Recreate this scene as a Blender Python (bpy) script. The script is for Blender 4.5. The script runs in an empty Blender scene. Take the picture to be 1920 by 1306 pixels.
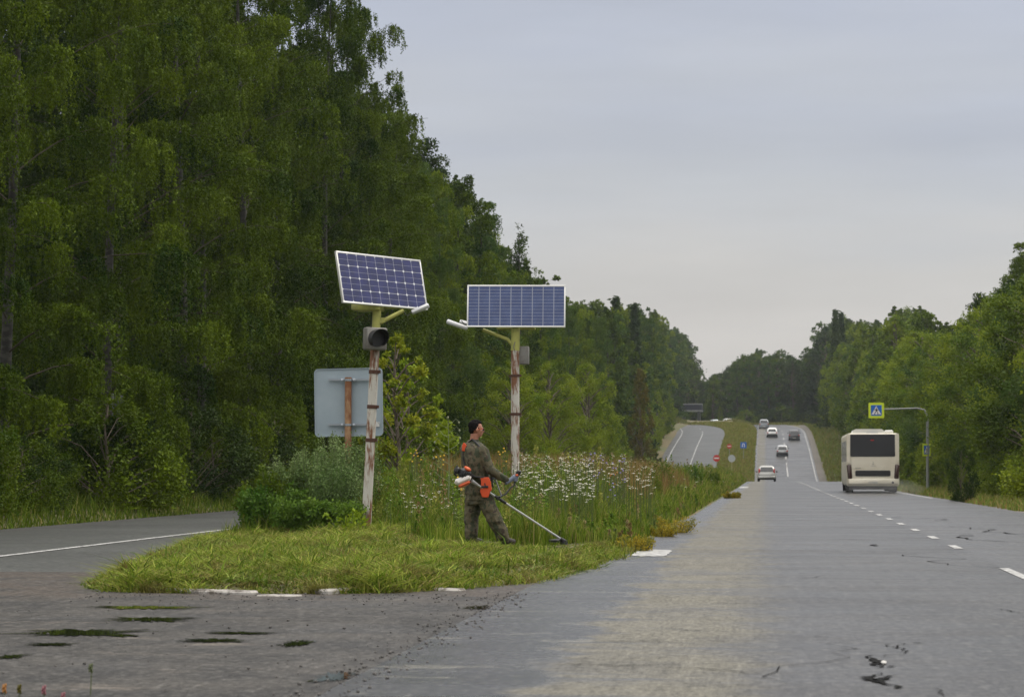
import bpy, math, random
import numpy as np
from mathutils import Vector, Matrix
R = math.radians
rng = np.random.default_rng(7)
random.seed(7)
S = bpy.context.scene
COL = S.collection

# ------------------------------------------------------------------ camera
YAW, PIT, FPX = R(6.03), R(2.761), 4500.0
CAM = Vector((0, 0, 1.25))
cf = Vector((-math.sin(YAW)*math.cos(PIT), math.cos(YAW)*math.cos(PIT), math.sin(PIT)))
cr = Vector((math.cos(YAW), math.sin(YAW), 0))
cu = cr.cross(cf)
cd = bpy.data.cameras.new('camera'); cam = bpy.data.objects.new('camera', cd); COL.objects.link(cam)
cam.location = CAM
cam.rotation_euler = (R(90)+PIT, 0, YAW)
cd.sensor_width = 36; cd.lens = FPX/1920*36
cd.clip_start = 0.1; cd.clip_end = 5000
cd.dof.use_dof = True; cd.dof.focus_distance = 34; cd.dof.aperture_fstop = 5.0
S.camera = cam

def P(px, py, Y):
    d = cf + cr*((px-960)/FPX) + cu*((653-py)/FPX)
    return CAM + d*(Y/d.y)
def proj(p):
    q = Vector(p)-CAM; d = q.dot(cf)
    return 960+FPX*q.dot(cr)/d, 653-FPX*q.dot(cu)/d

# ------------------------------------------------------------------ sky and sun
SUN_EL, SUN_AZ = 60, 55           # azimuth from +Y, positive = to the right
w = bpy.data.worlds.new("World"); S.world = w; w.use_nodes = True
nt = w.node_tree; nt.nodes.clear()
def N(nt, t, **k):
    n = nt.nodes.new(t)
    for a, b in k.items(): setattr(n, a, b)
    return n
sky = N(nt, 'ShaderNodeTexSky', sky_type='NISHITA', sun_disc=False)
sky.sun_elevation = R(SUN_EL); sky.sun_rotation = R(SUN_AZ)
tc = N(nt, 'ShaderNodeTexCoord'); sx = N(nt, 'ShaderNodeSeparateXYZ')
nt.links.new(tc.outputs['Generated'], sx.inputs[0])
mp = N(nt, 'ShaderNodeMapping'); mp.inputs['Scale'].default_value = (2.4, 2.4, 11.0)
nt.links.new(tc.outputs['Generated'], mp.inputs[0])
nz = N(nt, 'ShaderNodeTexNoise'); nz.inputs['Scale'].default_value = 1.1; nz.inputs['Detail'].default_value = 4; nz.inputs['Roughness'].default_value = .5
nt.links.new(mp.outputs[0], nz.inputs['Vector'])
ma = N(nt, 'ShaderNodeMath', operation='MULTIPLY_ADD'); ma.inputs[1].default_value = .20; ma.inputs[2].default_value = -.10
nt.links.new(nz.outputs['Fac'], ma.inputs[0])
ad = N(nt, 'ShaderNodeMath', operation='ADD'); nt.links.new(sx.outputs['Z'], ad.inputs[0]); nt.links.new(ma.outputs[0], ad.inputs[1])
rp = N(nt, 'ShaderNodeValToRGB'); nt.links.new(ad.outputs[0], rp.inputs[0])
SKYK = [(0.0, (.585,.555,.53)), (.07, (.58,.565,.55)), (.12, (.545,.56,.59)), (.19, (.49,.525,.62)), (.42, (1.15,1.13,1.12)), (1.0, (2.75,2.65,2.5))]
el = rp.color_ramp.elements
while len(el) < len(SKYK): el.new(.5)
for e, (p, c) in zip(el, SKYK):
    e.position = p; e.color = (*[x for x in c], 1)
sc = N(nt, 'ShaderNodeVectorMath', operation='SCALE'); 
mp2 = N(nt, 'ShaderNodeMapping'); mp2.inputs['Scale'].default_value = (3.0, 3.0, 20.0); mp2.inputs['Rotation'].default_value = (0, R(4), 0)
nt.links.new(tc.outputs['Generated'], mp2.inputs[0])
nz2 = N(nt, 'ShaderNodeTexNoise'); nz2.inputs['Scale'].default_value = 1.3; nz2.inputs['Detail'].default_value = 6; nz2.inputs['Roughness'].default_value = .55
nt.links.new(mp2.outputs[0], nz2.inputs['Vector'])
mb2 = N(nt, 'ShaderNodeMath', operation='MULTIPLY_ADD'); mb2.inputs[1].default_value = 3.6; mb2.inputs[2].default_value = 8.45
nt.links.new(nz2.outputs['Fac'], mb2.inputs[0]); nt.links.new(mb2.outputs[0], sc.inputs['Scale'])
nt.links.new(rp.outputs[0], sc.inputs[0])
mx = N(nt, 'ShaderNodeMix', data_type='RGBA'); mx.inputs[0].default_value = .93
nt.links.new(sky.outputs[0], mx.inputs[6]); nt.links.new(sc.outputs[0], mx.inputs[7])
bg = N(nt, 'ShaderNodeBackground'); bg.inputs['Strength'].default_value = .1
nt.links.new(mx.outputs[2], bg.inputs[0])
wo = N(nt, 'ShaderNodeOutputWorld'); nt.links.new(bg.outputs[0], wo.inputs[0])
sl = bpy.data.lights.new('sun', 'SUN'); sl.energy = 1.5; sl.angle = R(10); sl.color = (1, .93, .80)
so = bpy.data.objects.new('sun', sl); COL.objects.link(so)
sd = Vector((math.sin(R(SUN_AZ))*math.cos(R(SUN_EL)), math.cos(R(SUN_AZ))*math.cos(R(SUN_EL)), math.sin(R(SUN_EL))))
so.rotation_euler = sd.to_track_quat('Z', 'Y').to_euler()
S.view_settings.view_transform = 'Standard'; S.view_settings.look = 'None'
S.view_settings.exposure = 0.0; S.view_settings.gamma = 1.0
S.render.resolution_x = 1024; S.render.resolution_y = 696

# ------------------------------------------------------------------ helpers
def tag(o, label=None, cat=None, group=None, kind=None):
    if label: o['label'] = label
    if cat: o['category'] = cat
    if group: o['group'] = group
    if kind: o['kind'] = kind
    return o
def empty(name, loc=(0,0,0), rz=0):
    o = bpy.data.objects.new(name, None); COL.objects.link(o)
    o.location = loc; o.rotation_euler = (0,0,rz); o.empty_display_size = .2
    return o
def copy_tree(o, parent=None):
    c = o.copy(); COL.objects.link(c)
    c.parent = parent
    for ch in list(o.children): copy_tree(ch, c)
    return c
def relabel(o, label, cat=None, group=None):
    for k in ('label','category','group'):
        if k in o: del o[k]
    return tag(o, label, cat, group)

def frame_of(d):
    d = Vector(d).normalized()
    a = Vector((0,0,1)) if abs(d.z) < .95 else Vector((1,0,0))
    x = d.cross(a).normalized(); y = d.cross(x).normalized()
    return x, y
class MB:
    def __init__(s): s.v=[]; s.f=[]; s.m=[]
    def add(s, vs, fs, m=0, M=None):
        o = len(s.v)
        s.v += [tuple(M @ Vector(v)) if M else tuple(v) for v in vs]
        s.f += [tuple(i+o for i in f) for f in fs]; s.m += [m]*len(fs); return s
    def box(s, c, d, m=0, M=None, b=0):
        x,y,z = [q/2 for q in d]; c = Vector(c)
        if b:   # chamfered box
            b = min(b, x*.9, y*.9, z*.9); vs=[]; 
            for sx_ in (-1,1):
                for sy_ in (-1,1):
                    for sz_ in (-1,1):
                        vs += [c+Vector((sx_*x, sy_*(y-b), sz_*(z-b))), c+Vector((sx_*(x-b), sy_*y, sz_*(z-b))), c+Vector((sx_*(x-b), sy_*(y-b), sz_*z))]
            def I(a,b_,c_,k): return (a*4+b_*2+c_)*3+k
            fs = [(I(0,0,0,0),I(0,0,1,0),I(0,1,1,0),I(0,1,0,0)),(I(1,0,0,0),I(1,1,0,0),I(1,1,1,0),I(1,0,1,0)),
                  (I(0,0,0,1),I(1,0,0,1),I(1,0,1,1),I(0,0,1,1)),(I(0,1,0,1),I(0,1,1,1),I(1,1,1,1),I(1,1,0,1)),
                  (I(0,0,0,2),I(0,1,0,2),I(1,1,0,2),I(1,0,0,2)),(I(0,0,1,2),I(1,0,1,2),I(1,1,1,2),I(0,1,1,2))]
            for a in (0,1):
                for b_ in (0,1):
                    fs.append((I(a,b_,0,0),I(a,b_,1,0),I(a,b_,1,1),I(a,b_,0,1)))
                    fs.append((I(a,0,b_,0),I(a,1,b_,0),I(a,1,b_,2),I(a,0,b_,2)))
                    fs.append((I(0,a,b_,1),I(1,a,b_,1),I(1,a,b_,2),I(0,a,b_,2)))
                    for c_ in (0,1): fs.append((I(a,b_,c_,0),I(a,b_,c_,1),I(a,b_,c_,2)))
            return s.add(vs, fs, m, M)
        vs = [c+Vector((i*x,j*y,k*z)) for i in (-1,1) for j in (-1,1) for k in (-1,1)]
        fs = [(0,1,3,2),(4,6,7,5),(0,4,5,1),(2,3,7,6),(0,2,6,4),(1,5,7,3)]
        return s.add(vs, fs, m, M)
    def tube(s, pts, rs, n=10, m=0, M=None, cap=True, flat=1.0):
        pts = [Vector(p) for p in pts]
        if not hasattr(rs,'__len__'): rs = [rs]*len(pts)
        vs=[]; fs=[]; px_ = None
        for i,p in enumerate(pts):
            d = (pts[min(i+1,len(pts)-1)]-pts[max(i-1,0)])
            if px_ is None: x,y = frame_of(d)
            else:
                dn = d.normalized(); x = (px_ - dn*px_.dot(dn)).normalized(); y = dn.cross(x)
            px_ = x
            for k in range(n):
                a = 2*math.pi*k/n
                vs.append(p+x*math.cos(a)*rs[i]+y*math.sin(a)*rs[i]*flat)
        for i in range(len(pts)-1):
            for k in range(n):
                a=i*n+k; b=i*n+(k+1)%n
                fs.append((a,b,b+n,a+n))
        if cap: fs += [tuple(range(n-1,-1,-1)), tuple(range((len(pts)-1)*n, len(pts)*n))]
        return s.add(vs, fs, m, M)
    def ell(s, c, r, n=12, k=8, m=0, M=None, rot=None):
        c = Vector(c); vs=[]; fs=[]
        if not hasattr(r,'__len__'): r=(r,r,r)
        for i in range(1,k):
            t = math.pi*i/k
            for j in range(n):
                a = 2*math.pi*j/n
                v = Vector((r[0]*math.sin(t)*math.cos(a), r[1]*math.sin(t)*math.sin(a), r[2]*math.cos(t)))
                vs.append(c+(rot@v if rot else v))
        top=len(vs); 
        for q in ((0,0,r[2]),(0,0,-r[2])):
            v=Vector(q); vs.append(c+(rot@v if rot else v))
        for i in range(k-2):
            for j in range(n):
                a=i*n+j; b=i*n+(j+1)%n
                fs.append((a,a+n,b+n,b))
        for j in range(n):
            fs.append((top, j, (j+1)%n)); fs.append((top+1, (k-2)*n+(j+1)%n, (k-2)*n+j))
        return s.add(vs, fs, m, M)
    def loft(s, rings, m=0, M=None, cap=True):
        n=len(rings[0]); vs=[v for r_ in rings for v in r_]; fs=[]
        for i in range(len(rings)-1):
            for k in range(n):
                a=i*n+k; b=i*n+(k+1)%n; fs.append((a,b,b+n,a+n))
        if cap: fs += [tuple(range(n-1,-1,-1)), tuple(range((len(rings)-1)*n, len(rings)*n))]
        return s.add(vs, fs, m, M)
    def prism(s, poly, h, m=0, M=None):   # poly in xy, extruded along z
        n=len(poly); vs=[(x,y,0) for x,y in poly]+[(x,y,h) for x,y in poly]
        fs=[tuple(range(n-1,-1,-1)), tuple(range(n,2*n))]+[(i,(i+1)%n,(i+1)%n+n,i+n) for i in range(n)]
        return s.add(vs, fs, m, M)
    def mesh(s, name, mats, smooth=False):
        me = bpy.data.meshes.new(name); me.from_pydata(s.v, [], s.f)
        if not isinstance(mats,(list,tuple)): mats=[mats]
        for q in mats: me.materials.append(q)
        me.polygons.foreach_set('material_index', s.m)
        if smooth:
            me.polygons.foreach_set('use_smooth', [True]*len(s.f))
            try: me.set_sharp_from_angle(angle=R(50))
            except Exception: pass
        me.validate(); me.update(); return me
    def build(s, name, mats, parent=None, smooth=True, **k):
        o = bpy.data.objects.new(name, s.mesh(name, mats, smooth)); COL.objects.link(o)
        if parent: o.parent = parent
        return tag(o, **k)

def leaves(Cn,L,W,down=.4,seed=0):
    n=len(Cn); r2=np.random.default_rng(seed)
    a=r2.normal(size=(n,3)); a[:,2]-=down*1.6; a/=np.linalg.norm(a,axis=1)[:,None]
    b=r2.normal(size=(n,3)); b-=a*(a*b).sum(1)[:,None]; b/=np.linalg.norm(b,axis=1)[:,None]
    s_=(.7+.6*r2.random(n))[:,None]
    V=np.stack([Cn-a*L/2*s_,Cn+b*W/2*s_,Cn+a*L/2*s_,Cn-b*W/2*s_],1).reshape(-1,3)
    i=np.arange(n)*4; return V,np.stack([i,i+1,i+2,i+3],1)
def np_mesh(name, V, quads=None, tris=None, mat=None, col=None):
    me = bpy.data.meshes.new(name)
    V = np.asarray(V, np.float32)
    parts=[]; tot=[]
    if quads is not None and len(quads): parts.append(np.asarray(quads,np.int32).ravel()); tot.append(np.full(len(quads),4,np.int32))
    if tris is not None and len(tris): parts.append(np.asarray(tris,np.int32).ravel()); tot.append(np.full(len(tris),3,np.int32))
    L=np.concatenate(parts); T=np.concatenate(tot); St=np.concatenate([[0],np.cumsum(T)[:-1]]).astype(np.int32)
    me.vertices.add(len(V)); me.vertices.foreach_set('co', V.ravel())
    me.loops.add(len(L)); me.loops.foreach_set('vertex_index', L)
    me.polygons.add(len(T)); me.polygons.foreach_set('loop_start', St); me.polygons.foreach_set('loop_total', T)
    if col is not None:
        at = me.color_attributes.new('Col','FLOAT_COLOR','POINT')
        c4 = np.ones((len(V),4),np.float32); c4[:,:3]=col; at.data.foreach_set('color', c4.ravel())
    if mat: me.materials.append(mat)
    me.update(); me.validate(); return me
def obj(name, me, parent=None, **k):
    o = bpy.data.objects.new(name, me); COL.objects.link(o)
    if parent: o.parent = parent
    return tag(o, **k)

# ------------------------------------------------------------------ materials
def mat(name, color=(.5,.5,.5), rough=.6, metal=0, noise=None, bump=0, spec=.5, coat=0):
    """noise=(scale, second colour, lo, hi[, stretch])"""
    m = bpy.data.materials.new(name); m.use_nodes = True; t = m.node_tree
    b = t.nodes['Principled BSDF']; b.inputs['Base Color'].default_value=(*color,1)
    b.inputs['Roughness'].default_value=rough; b.inputs['Metallic'].default_value=metal
    b.inputs['Specular IOR Level'].default_value=spec; b.inputs['Coat Weight'].default_value=coat
    if noise:
        c = N(t,'ShaderNodeTexCoord'); mp_=N(t,'ShaderNodeMapping')
        if len(noise)>4: mp_.inputs['Scale'].default_value=noise[4]
        t.links.new(c.outputs['Object'], mp_.inputs[0])
        n = N(t,'ShaderNodeTexNoise'); n.inputs['Scale'].default_value=noise[0]; n.inputs['Detail'].default_value=5; n.inputs['Roughness'].default_value=.65
        t.links.new(mp_.outputs[0], n.inputs['Vector'])
        r = N(t,'ShaderNodeValToRGB'); r.color_ramp.elements[0].position=noise[2]; r.color_ramp.elements[1].position=noise[3]
        r.color_ramp.elements[0].color=(*color,1); r.color_ramp.elements[1].color=(*noise[1],1)
        t.links.new(n.outputs['Fac'], r.inputs[0]); t.links.new(r.outputs[0], b.inputs['Base Color'])
        if bump:
            bu=N(t,'ShaderNodeBump'); bu.inputs['Strength'].default_value=bump; bu.inputs['Distance'].default_value=.02
            t.links.new(n.outputs['Fac'], bu.inputs['Height']); t.links.new(bu.outputs[0], b.inputs['Normal'])
    return m

def leaf_mat(name, c1, c2, trans=.3, nscale=.5, rough=.45, attr=False):
    m = bpy.data.materials.new(name); m.use_nodes=True; t=m.node_tree; t.nodes.clear()
    out=N(t,'ShaderNodeOutputMaterial'); b=N(t,'ShaderNodeBsdfPrincipled'); tr=N(t,'ShaderNodeBsdfTranslucent'); ms=N(t,'ShaderNodeMixShader')
    ms.inputs[0].default_value=trans
    b.inputs['Roughness'].default_value=rough; b.inputs['Specular IOR Level'].default_value=.05
    if attr:
        a=N(t,'ShaderNodeAttribute', attribute_name='Col'); src=a.outputs['Color']
    else:
        g=N(t,'ShaderNodeNewGeometry'); oi=N(t,'ShaderNodeObjectInfo'); c=N(t,'ShaderNodeTexCoord')
        n=N(t,'ShaderNodeTexNoise'); n.inputs['Scale'].default_value=nscale; n.inputs['Detail'].default_value=2
        t.links.new(c.outputs['Object'], n.inputs['Vector'])
        # fac = .45*island + .3*object random + noise contrast
        a1=N(t,'ShaderNodeMath',operation='MULTIPLY_ADD'); a1.inputs[1].default_value=.35; a1.inputs[2].default_value=-.35
        t.links.new(g.outputs['Random Per Island'], a1.inputs[0])
        a2=N(t,'ShaderNodeMath',operation='MULTIPLY_ADD'); a2.inputs[1].default_value=.45
        t.links.new(oi.outputs['Random'], a2.inputs[0]); t.links.new(a1.outputs[0], a2.inputs[2])
        a0=N(t,'ShaderNodeMath',operation='MULTIPLY_ADD'); a0.inputs[1].default_value=1.0; a0.inputs[2].default_value=-.92; t.links.new(a2.outputs[0],a0.inputs[0])
        a3=N(t,'ShaderNodeMath',operation='MULTIPLY_ADD'); a3.inputs[1].default_value=2.8; a3.use_clamp=True
        t.links.new(n.outputs['Fac'], a3.inputs[0]); t.links.new(a0.outputs[0], a3.inputs[2])
        mx_=N(t,'ShaderNodeMix',data_type='RGBA'); mx_.inputs[6].default_value=(*c1,1); mx_.inputs[7].default_value=(*c2,1)
        t.links.new(a3.outputs[0], mx_.inputs[0]); src=mx_.outputs[2]
    t.links.new(src,b.inputs['Base Color']); t.links.new(src,tr.inputs['Color'])
    t.links.new(b.outputs[0],ms.inputs[1]); t.links.new(tr.outputs[0],ms.inputs[2]); t.links.new(ms.outputs[0],out.inputs[0])
    return m

class NG:   # tiny shader-maths helper
    def __init__(s,t): s.t=t
    def m(s,op,a,b=0,c=0,clamp=False):
        n=N(s.t,'ShaderNodeMath',operation=op); n.use_clamp=clamp
        for i,v in enumerate((a,b,c)):
            if hasattr(v,'links') or isinstance(v,bpy.types.NodeSocket): s.t.links.new(v,n.inputs[i])
            elif i<len(n.inputs): n.inputs[i].default_value=v
        return n.outputs[0]
    def noise(s,vec,scale,detail=4,rough=.6,stretch=None):
        if stretch:
            mp_=N(s.t,'ShaderNodeMapping'); mp_.inputs['Scale'].default_value=stretch; s.t.links.new(vec,mp_.inputs[0]); vec=mp_.outputs[0]
        n=N(s.t,'ShaderNodeTexNoise'); n.inputs['Scale'].default_value=scale; n.inputs['Detail'].default_value=detail; n.inputs['Roughness'].default_value=rough
        s.t.links.new(vec,n.inputs['Vector']); return n.outputs['Fac']
    def ss(s,x,a,b):
        n=N(s.t,'ShaderNodeMapRange',interpolation_type='SMOOTHSTEP'); s.t.links.new(x,n.inputs[0])
        n.inputs[1].default_value=a; n.inputs[2].default_value=b; return n.outputs[0]
    def mix(s,f,a,b):
        n=N(s.t,'ShaderNodeMix',data_type='RGBA')
        if isinstance(f,bpy.types.NodeSocket): s.t.links.new(f,n.inputs[0])
        else: n.inputs[0].default_value=f
        for i,v in ((6,a),(7,b)):
            if isinstance(v,bpy.types.NodeSocket): s.t.links.new(v,n.inputs[i])
            else: n.inputs[i].default_value=(*v,1)
        return n.outputs[2]

def asphalt(name, kind):
    m=bpy.data.materials.new(name); m.use_nodes=True; t=m.node_tree; g=NG(t); b=t.nodes['Principled BSDF']
    geo=N(t,'ShaderNodeNewGeometry'); pos=geo.outputs['Position']; sp=N(t,'ShaderNodeSeparateXYZ'); t.links.new(pos,sp.inputs[0]); X=sp.outputs[0]; Y=sp.outputs[1]
    n1=g.noise(pos,1.3,5,.62); n2=g.noise(pos,.25,3,.5); grit=g.noise(pos,38,3,.8); grit2=g.noise(pos,14,3,.75)
    n3=g.noise(pos,.7,6,.7,(.35,1,1)); streak=g.noise(pos,1.6,6,.72,(.38,1.15,1))
    if kind=='main':
        xd=g.m('ADD',X,g.m('MULTIPLY',g.m('SUBTRACT',n1,.5),1.3))
        beige=g.m('MULTIPLY',g.ss(xd,-1.45,-1.15),g.m('SUBTRACT',1,g.ss(xd,-.45,.25)))
        patch=g.ss(g.m('ADD',g.m('MULTIPLY',n3,.7),g.m('MULTIPLY',streak,.3)),.40,.50)
        far=g.ss(Y,8,30)
        beige=g.m('MULTIPLY',beige,g.m('MAXIMUM',patch,g.m('MULTIPLY',far,.60)))
        left=g.m('SUBTRACT',1,g.ss(xd,-1.4,-1.15))
        lane2=g.ss(X,2.75,3.0)
        base=g.mix(g.ss(n2,.35,.65),(.030,.030,.031),(.047,.047,.048))
        base=g.mix(left,base,(.026,.027,.031))
        lp=g.m('MULTIPLY',left,g.ss(streak,.57,.63)); base=g.mix(g.m('MULTIPLY',lp,.7),base,(.17,.16,.135))
        base=g.mix(g.m('MULTIPLY',beige,.85),base,(.138,.130,.104))
        base=g.mix(g.m('MULTIPLY',lane2,.6),base,(.066,.066,.069))
        # tyre-polished darker band and worn patches of the outer lane
        dk=g.m('MULTIPLY',lane2,g.ss(g.noise(pos,.8,5,.7,(.6,.35,1)),.60,.68)); base=g.mix(g.m('MULTIPLY',dk,.75),base,(.03,.03,.033))
        rough_=g.m('ADD',.36,g.m('MULTIPLY',beige,.28)); rough_=g.m('SUBTRACT',rough_,g.m('MULTIPLY',left,.1)); rough_=g.m('ADD',rough_,g.m('MULTIPLY',g.m('SUBTRACT',n3,.5),.5))
        # transverse repairs and thin cracks
        cr_=g.m('LESS_THAN',g.m('ABSOLUTE',g.m('SUBTRACT',g.noise(pos,.55,6,.7,(.22,1.6,1)),.5)),.0035)
        base=g.mix(g.m('MULTIPLY',cr_,.6),base,(.03,.03,.03))
    elif kind=='old':
        base=g.mix(g.ss(n1,.35,.65),(.024,.023,.023),(.052,.048,.044))
        lp=g.m('MULTIPLY',g.ss(streak,.60,.68),.65); base=g.mix(lp,base,(.17,.145,.12))
        base=g.mix(g.ss(grit2,.62,.70),base,(.035,.034,.033))
        br=g.m('MULTIPLY',g.ss(Y,21.0,23.2),g.ss(n1,.3,.6)); base=g.mix(g.m('MULTIPLY',br,.7),base,(.06,.045,.035))
        rough_=g.m('ADD',.35,g.m('MULTIPLY',n3,.35))
    else:   # far carriageway
        base=g.mix(g.ss(n2,.35,.65),(.040,.043,.042),(.056,.060,.058))
        base=g.mix(g.m('MULTIPLY',g.ss(streak,.5,.6),.35),base,(.06,.065,.063))
        sh=g.m('SUBTRACT',1,g.ss(X,-14.3,-14.0)); base=g.mix(sh,base,(.055,.055,.055))
        rough_=g.m('ADD',.36,g.m('MULTIPLY',n3,.2))
    mot=g.noise(pos,11,5,.8); mot2=g.noise(pos,.45,5,.7)
    base=g.mix(g.m('MULTIPLY',g.ss(mot2,.52,.62),.35),base,(.05,.05,.052)); base=g.mix(g.m('MULTIPLY',g.ss(mot,.50,.62),.45),base,(.15,.145,.135)); base=g.mix(g.m('MULTIPLY',g.m('SUBTRACT',1,g.ss(mot,.36,.48)),.5),base,(.03,.03,.03))
    gr=g.m('ADD',g.m('MULTIPLY',g.m('SUBTRACT',grit,.5),3.4),g.m('MULTIPLY',g.m('SUBTRACT',grit2,.5),1.6))
    wear=g.noise(pos,1.0,4,.65,(9,.55,1)); wear2=g.noise(pos,1.0,3,.7,(38,3.0,1)); gr=g.m('ADD',gr,g.m('ADD',g.m('MULTIPLY',g.m('SUBTRACT',wear,.5),.9),g.m('MULTIPLY',g.m('SUBTRACT',wear2,.5),1.5)))
    gf=g.m('ADD',1,g.m('MULTIPLY',gr,.9 if kind!='far' else .3))
    vm=N(t,'ShaderNodeVectorMath',operation='SCALE'); t.links.new(base,vm.inputs[0]); t.links.new(gf,vm.inputs['Scale'])
    t.links.new(vm.outputs[0],b.inputs['Base Color']); t.links.new(rough_,b.inputs['Roughness'])
    b.inputs['Specular IOR Level'].default_value={'old':.11,'far':.14,'main':.19}[kind]
    bu=N(t,'ShaderNodeBump'); bu.inputs['Strength'].default_value=.7 if kind=='old' else .5; bu.inputs['Distance'].default_value=.014 if kind=='old' else .009
    t.links.new(g.m('ADD',grit,grit2),bu.inputs['Height']); t.links.new(bu.outputs[0],b.inputs['Normal'])
    return m

def ground_mat(name):
    m=bpy.data.materials.new(name); m.use_nodes=True; t=m.node_tree; g=NG(t); b=t.nodes['Principled BSDF']
    geo=N(t,'ShaderNodeNewGeometry'); pos=geo.outputs['Position']; sp=N(t,'ShaderNodeSeparateXYZ'); t.links.new(pos,sp.inputs[0]); X=sp.outputs[0]
    n1=g.noise(pos,.9,6,.7); n2=g.noise(pos,.06,3,.5); n3=g.noise(pos,6,4,.7)
    base=g.mix(g.ss(n1,.35,.65),(.045,.065,.015),(.10,.105,.03))
    base=g.mix(g.ss(n2,.4,.6),base,(.115,.09,.035)); base=g.mix(g.ss(n3,.45,.75),base,(.05,.04,.02))
    # gravel shoulders hugging the carriageway
    gs=g.m('MULTIPLY',g.ss(X,6.2,6.6),g.m('SUBTRACT',1,g.ss(g.m('ADD',X,g.m('MULTIPLY',n1,1.2)),8.0,8.8)))
    base=g.mix(gs,base,(.10,.09,.078))
    t.links.new(base,b.inputs['Base Color']); b.inputs['Roughness'].default_value=.9
    bu=N(t,'ShaderNodeBump'); bu.inputs['Strength'].default_value=.6; bu.inputs['Distance'].default_value=.05
    t.links.new(n3,bu.inputs['Height']); t.links.new(bu.outputs[0],b.inputs['Normal'])
    return m

M_main=asphalt('asphalt_main','main'); M_old=asphalt('asphalt_old','old'); M_far=asphalt('asphalt_far','far'); M_ground=ground_mat('ground_grass')
M_weedy=None
M_paint=mat('road_paint',(.42,.42,.41),.6,noise=(9,(.13,.13,.13),.42,.60))
M_kerb=mat('kerb_whitewash',(.40,.38,.35),.8,noise=(7,(.10,.085,.07),.46,.60),bump=.4)
M_bark=mat('birch_bark',(.06,.057,.048),.85,noise=(3,(.02,.019,.016),.42,.55,(1,1,2.2)),bump=.4)
M_bark2=mat('brown_bark',(.09,.07,.05),.9,noise=(5,(.16,.13,.10),.4,.7),bump=.5)
M_limb=mat('birch_limb',(.07,.06,.045),.9,spec=.1)
M_twig=mat('green_stem',(.08,.10,.035),.7)
M_drystem=mat('dry_stem',(.20,.15,.07),.8)
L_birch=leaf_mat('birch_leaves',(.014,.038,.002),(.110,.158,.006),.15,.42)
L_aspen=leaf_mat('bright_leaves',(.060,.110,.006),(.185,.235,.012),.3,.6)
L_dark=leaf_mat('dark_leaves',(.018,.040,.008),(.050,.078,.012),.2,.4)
L_fresh=leaf_mat('fresh_green_leaves',(.085,.145,.008),(.230,.285,.018),.32,.7)
L_pale=leaf_mat('blue_green_leaves',(.035,.080,.014),(.090,.140,.024),.3,.5)
L_shrub=leaf_mat('shrub_leaves',(.040,.080,.005),(.120,.160,.010),.3,1.2)
L_yel=leaf_mat('yellow_leaves',(.08,.15,.010),(.27,.29,.018),.35,2.0)
L_org=leaf_mat('orange_yellow_leaves',(.13,.15,.02),(.36,.27,.025),.3,5)
L_mug=leaf_mat('grey_green_leaves',(.095,.155,.045),(.20,.26,.10),.2,1.5)
L_bush=leaf_mat('deep_green_leaves',(.045,.105,.012),(.12,.195,.025),.25,1.5)
L_lime=leaf_mat('lime_leaves',(.12,.20,.012),(.24,.31,.02),.35,3)
L_red=leaf_mat('russet_leaves',(.08,.085,.012),(.14,.11,.02),.2,1)
M_veg=leaf_mat('meadow_blades',None,None,.25,attr=True,rough=.6)

# ------------------------------------------------------------------ terrain profile
PR=np.array([(-60,0),(40,0),(80,-.05),(117,-.13),(180,-.22),(222,-.30),(245,-.75),(270,-1.75),(290,-1.75),(313,-.62),(346,2.15),(360,3.35),(385,5.1),(405,6.4),(433,7.75),(474,9.0),(500,9.35),(525,9.2),(560,8.8),(620,8.2),(3000,8)])
yy=np.arange(-60,3000,1.0); pz=np.interp(yy,PR[:,0],PR[:,1]); kz=np.exp(-(np.arange(-12,13)/5.0)**2); kz/=kz.sum()
pz=np.convolve(np.pad(pz,12,mode='edge'),kz,'valid')
def prof(y): return np.interp(y,yy,pz)
def shiftL(y): return -2.9*np.clip((np.asarray(y,float)-395)/55,0,None)**2
def shiftM(y): return -1.2*np.clip((np.asarray(y,float)-405)/45,0,None)**2
MB_=np.array([(23.0,-5.9,-4.4),(23.25,-6.5,-3.7),(24,-6.95,-3.1),(25,-7.1,-2.6),(27,-7.4,-2.2),(31,-8.1,-2.0),(38,-9.2,-1.9),(60,-9.3,-1.75),(90,-9.2,-1.7),(150,-6.9,-1.6),(480,-6.6,-1.5),(700,-6.6,-1.5)])
def xl(y): return np.interp(y,MB_[:,0],MB_[:,1])+shiftL(y)
def xr(y): return np.interp(y,MB_[:,0],MB_[:,2])+shiftM(y)
def sstep(x,a,b):
    t=np.clip((np.asarray(x,float)-a)/(b-a),0,1); return t*t*(3-2*t)
def med_h(x,y):
    x=np.asarray(x,float); y=np.asarray(y,float)
    l,r=xl(y),xr(y); d=np.minimum(x-l,r-x); d=np.minimum(d,(y-23.0)*.9+.0)
    e=sstep(d,-.05,.5)*.10-.02
    big=(.06+.40*sstep(y,37,49))*sstep(d,.2,2.6)*(1-.75*sstep(y,180,240))
    return e+big+.02*np.sin(x*2.1+y*.9)*sstep(d,0,.6)
def hz(x,y):
    """ground height everywhere"""
    x=np.asarray(x,float); y=np.asarray(y,float)
    inside=(x>xl(y))&(x<xr(y))&(y>23.0)
    g=-.05-.45*sstep(x,7.3,9.2)+.75*sstep(x,9.5,14)+2.0*sstep(x,14,40)
    g=g+.35*sstep(-x,14.6,18)+1.5*sstep(-x,18,45)
    g=g+1.1*sstep(y,486,505)*sstep(-x-2.5+shiftM(y)*0,0,4)
    g=g+.9*sstep(y,500,530)*sstep(x,-4,0)
    return prof(y)+np.where(inside,med_h(x,y),g)

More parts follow.
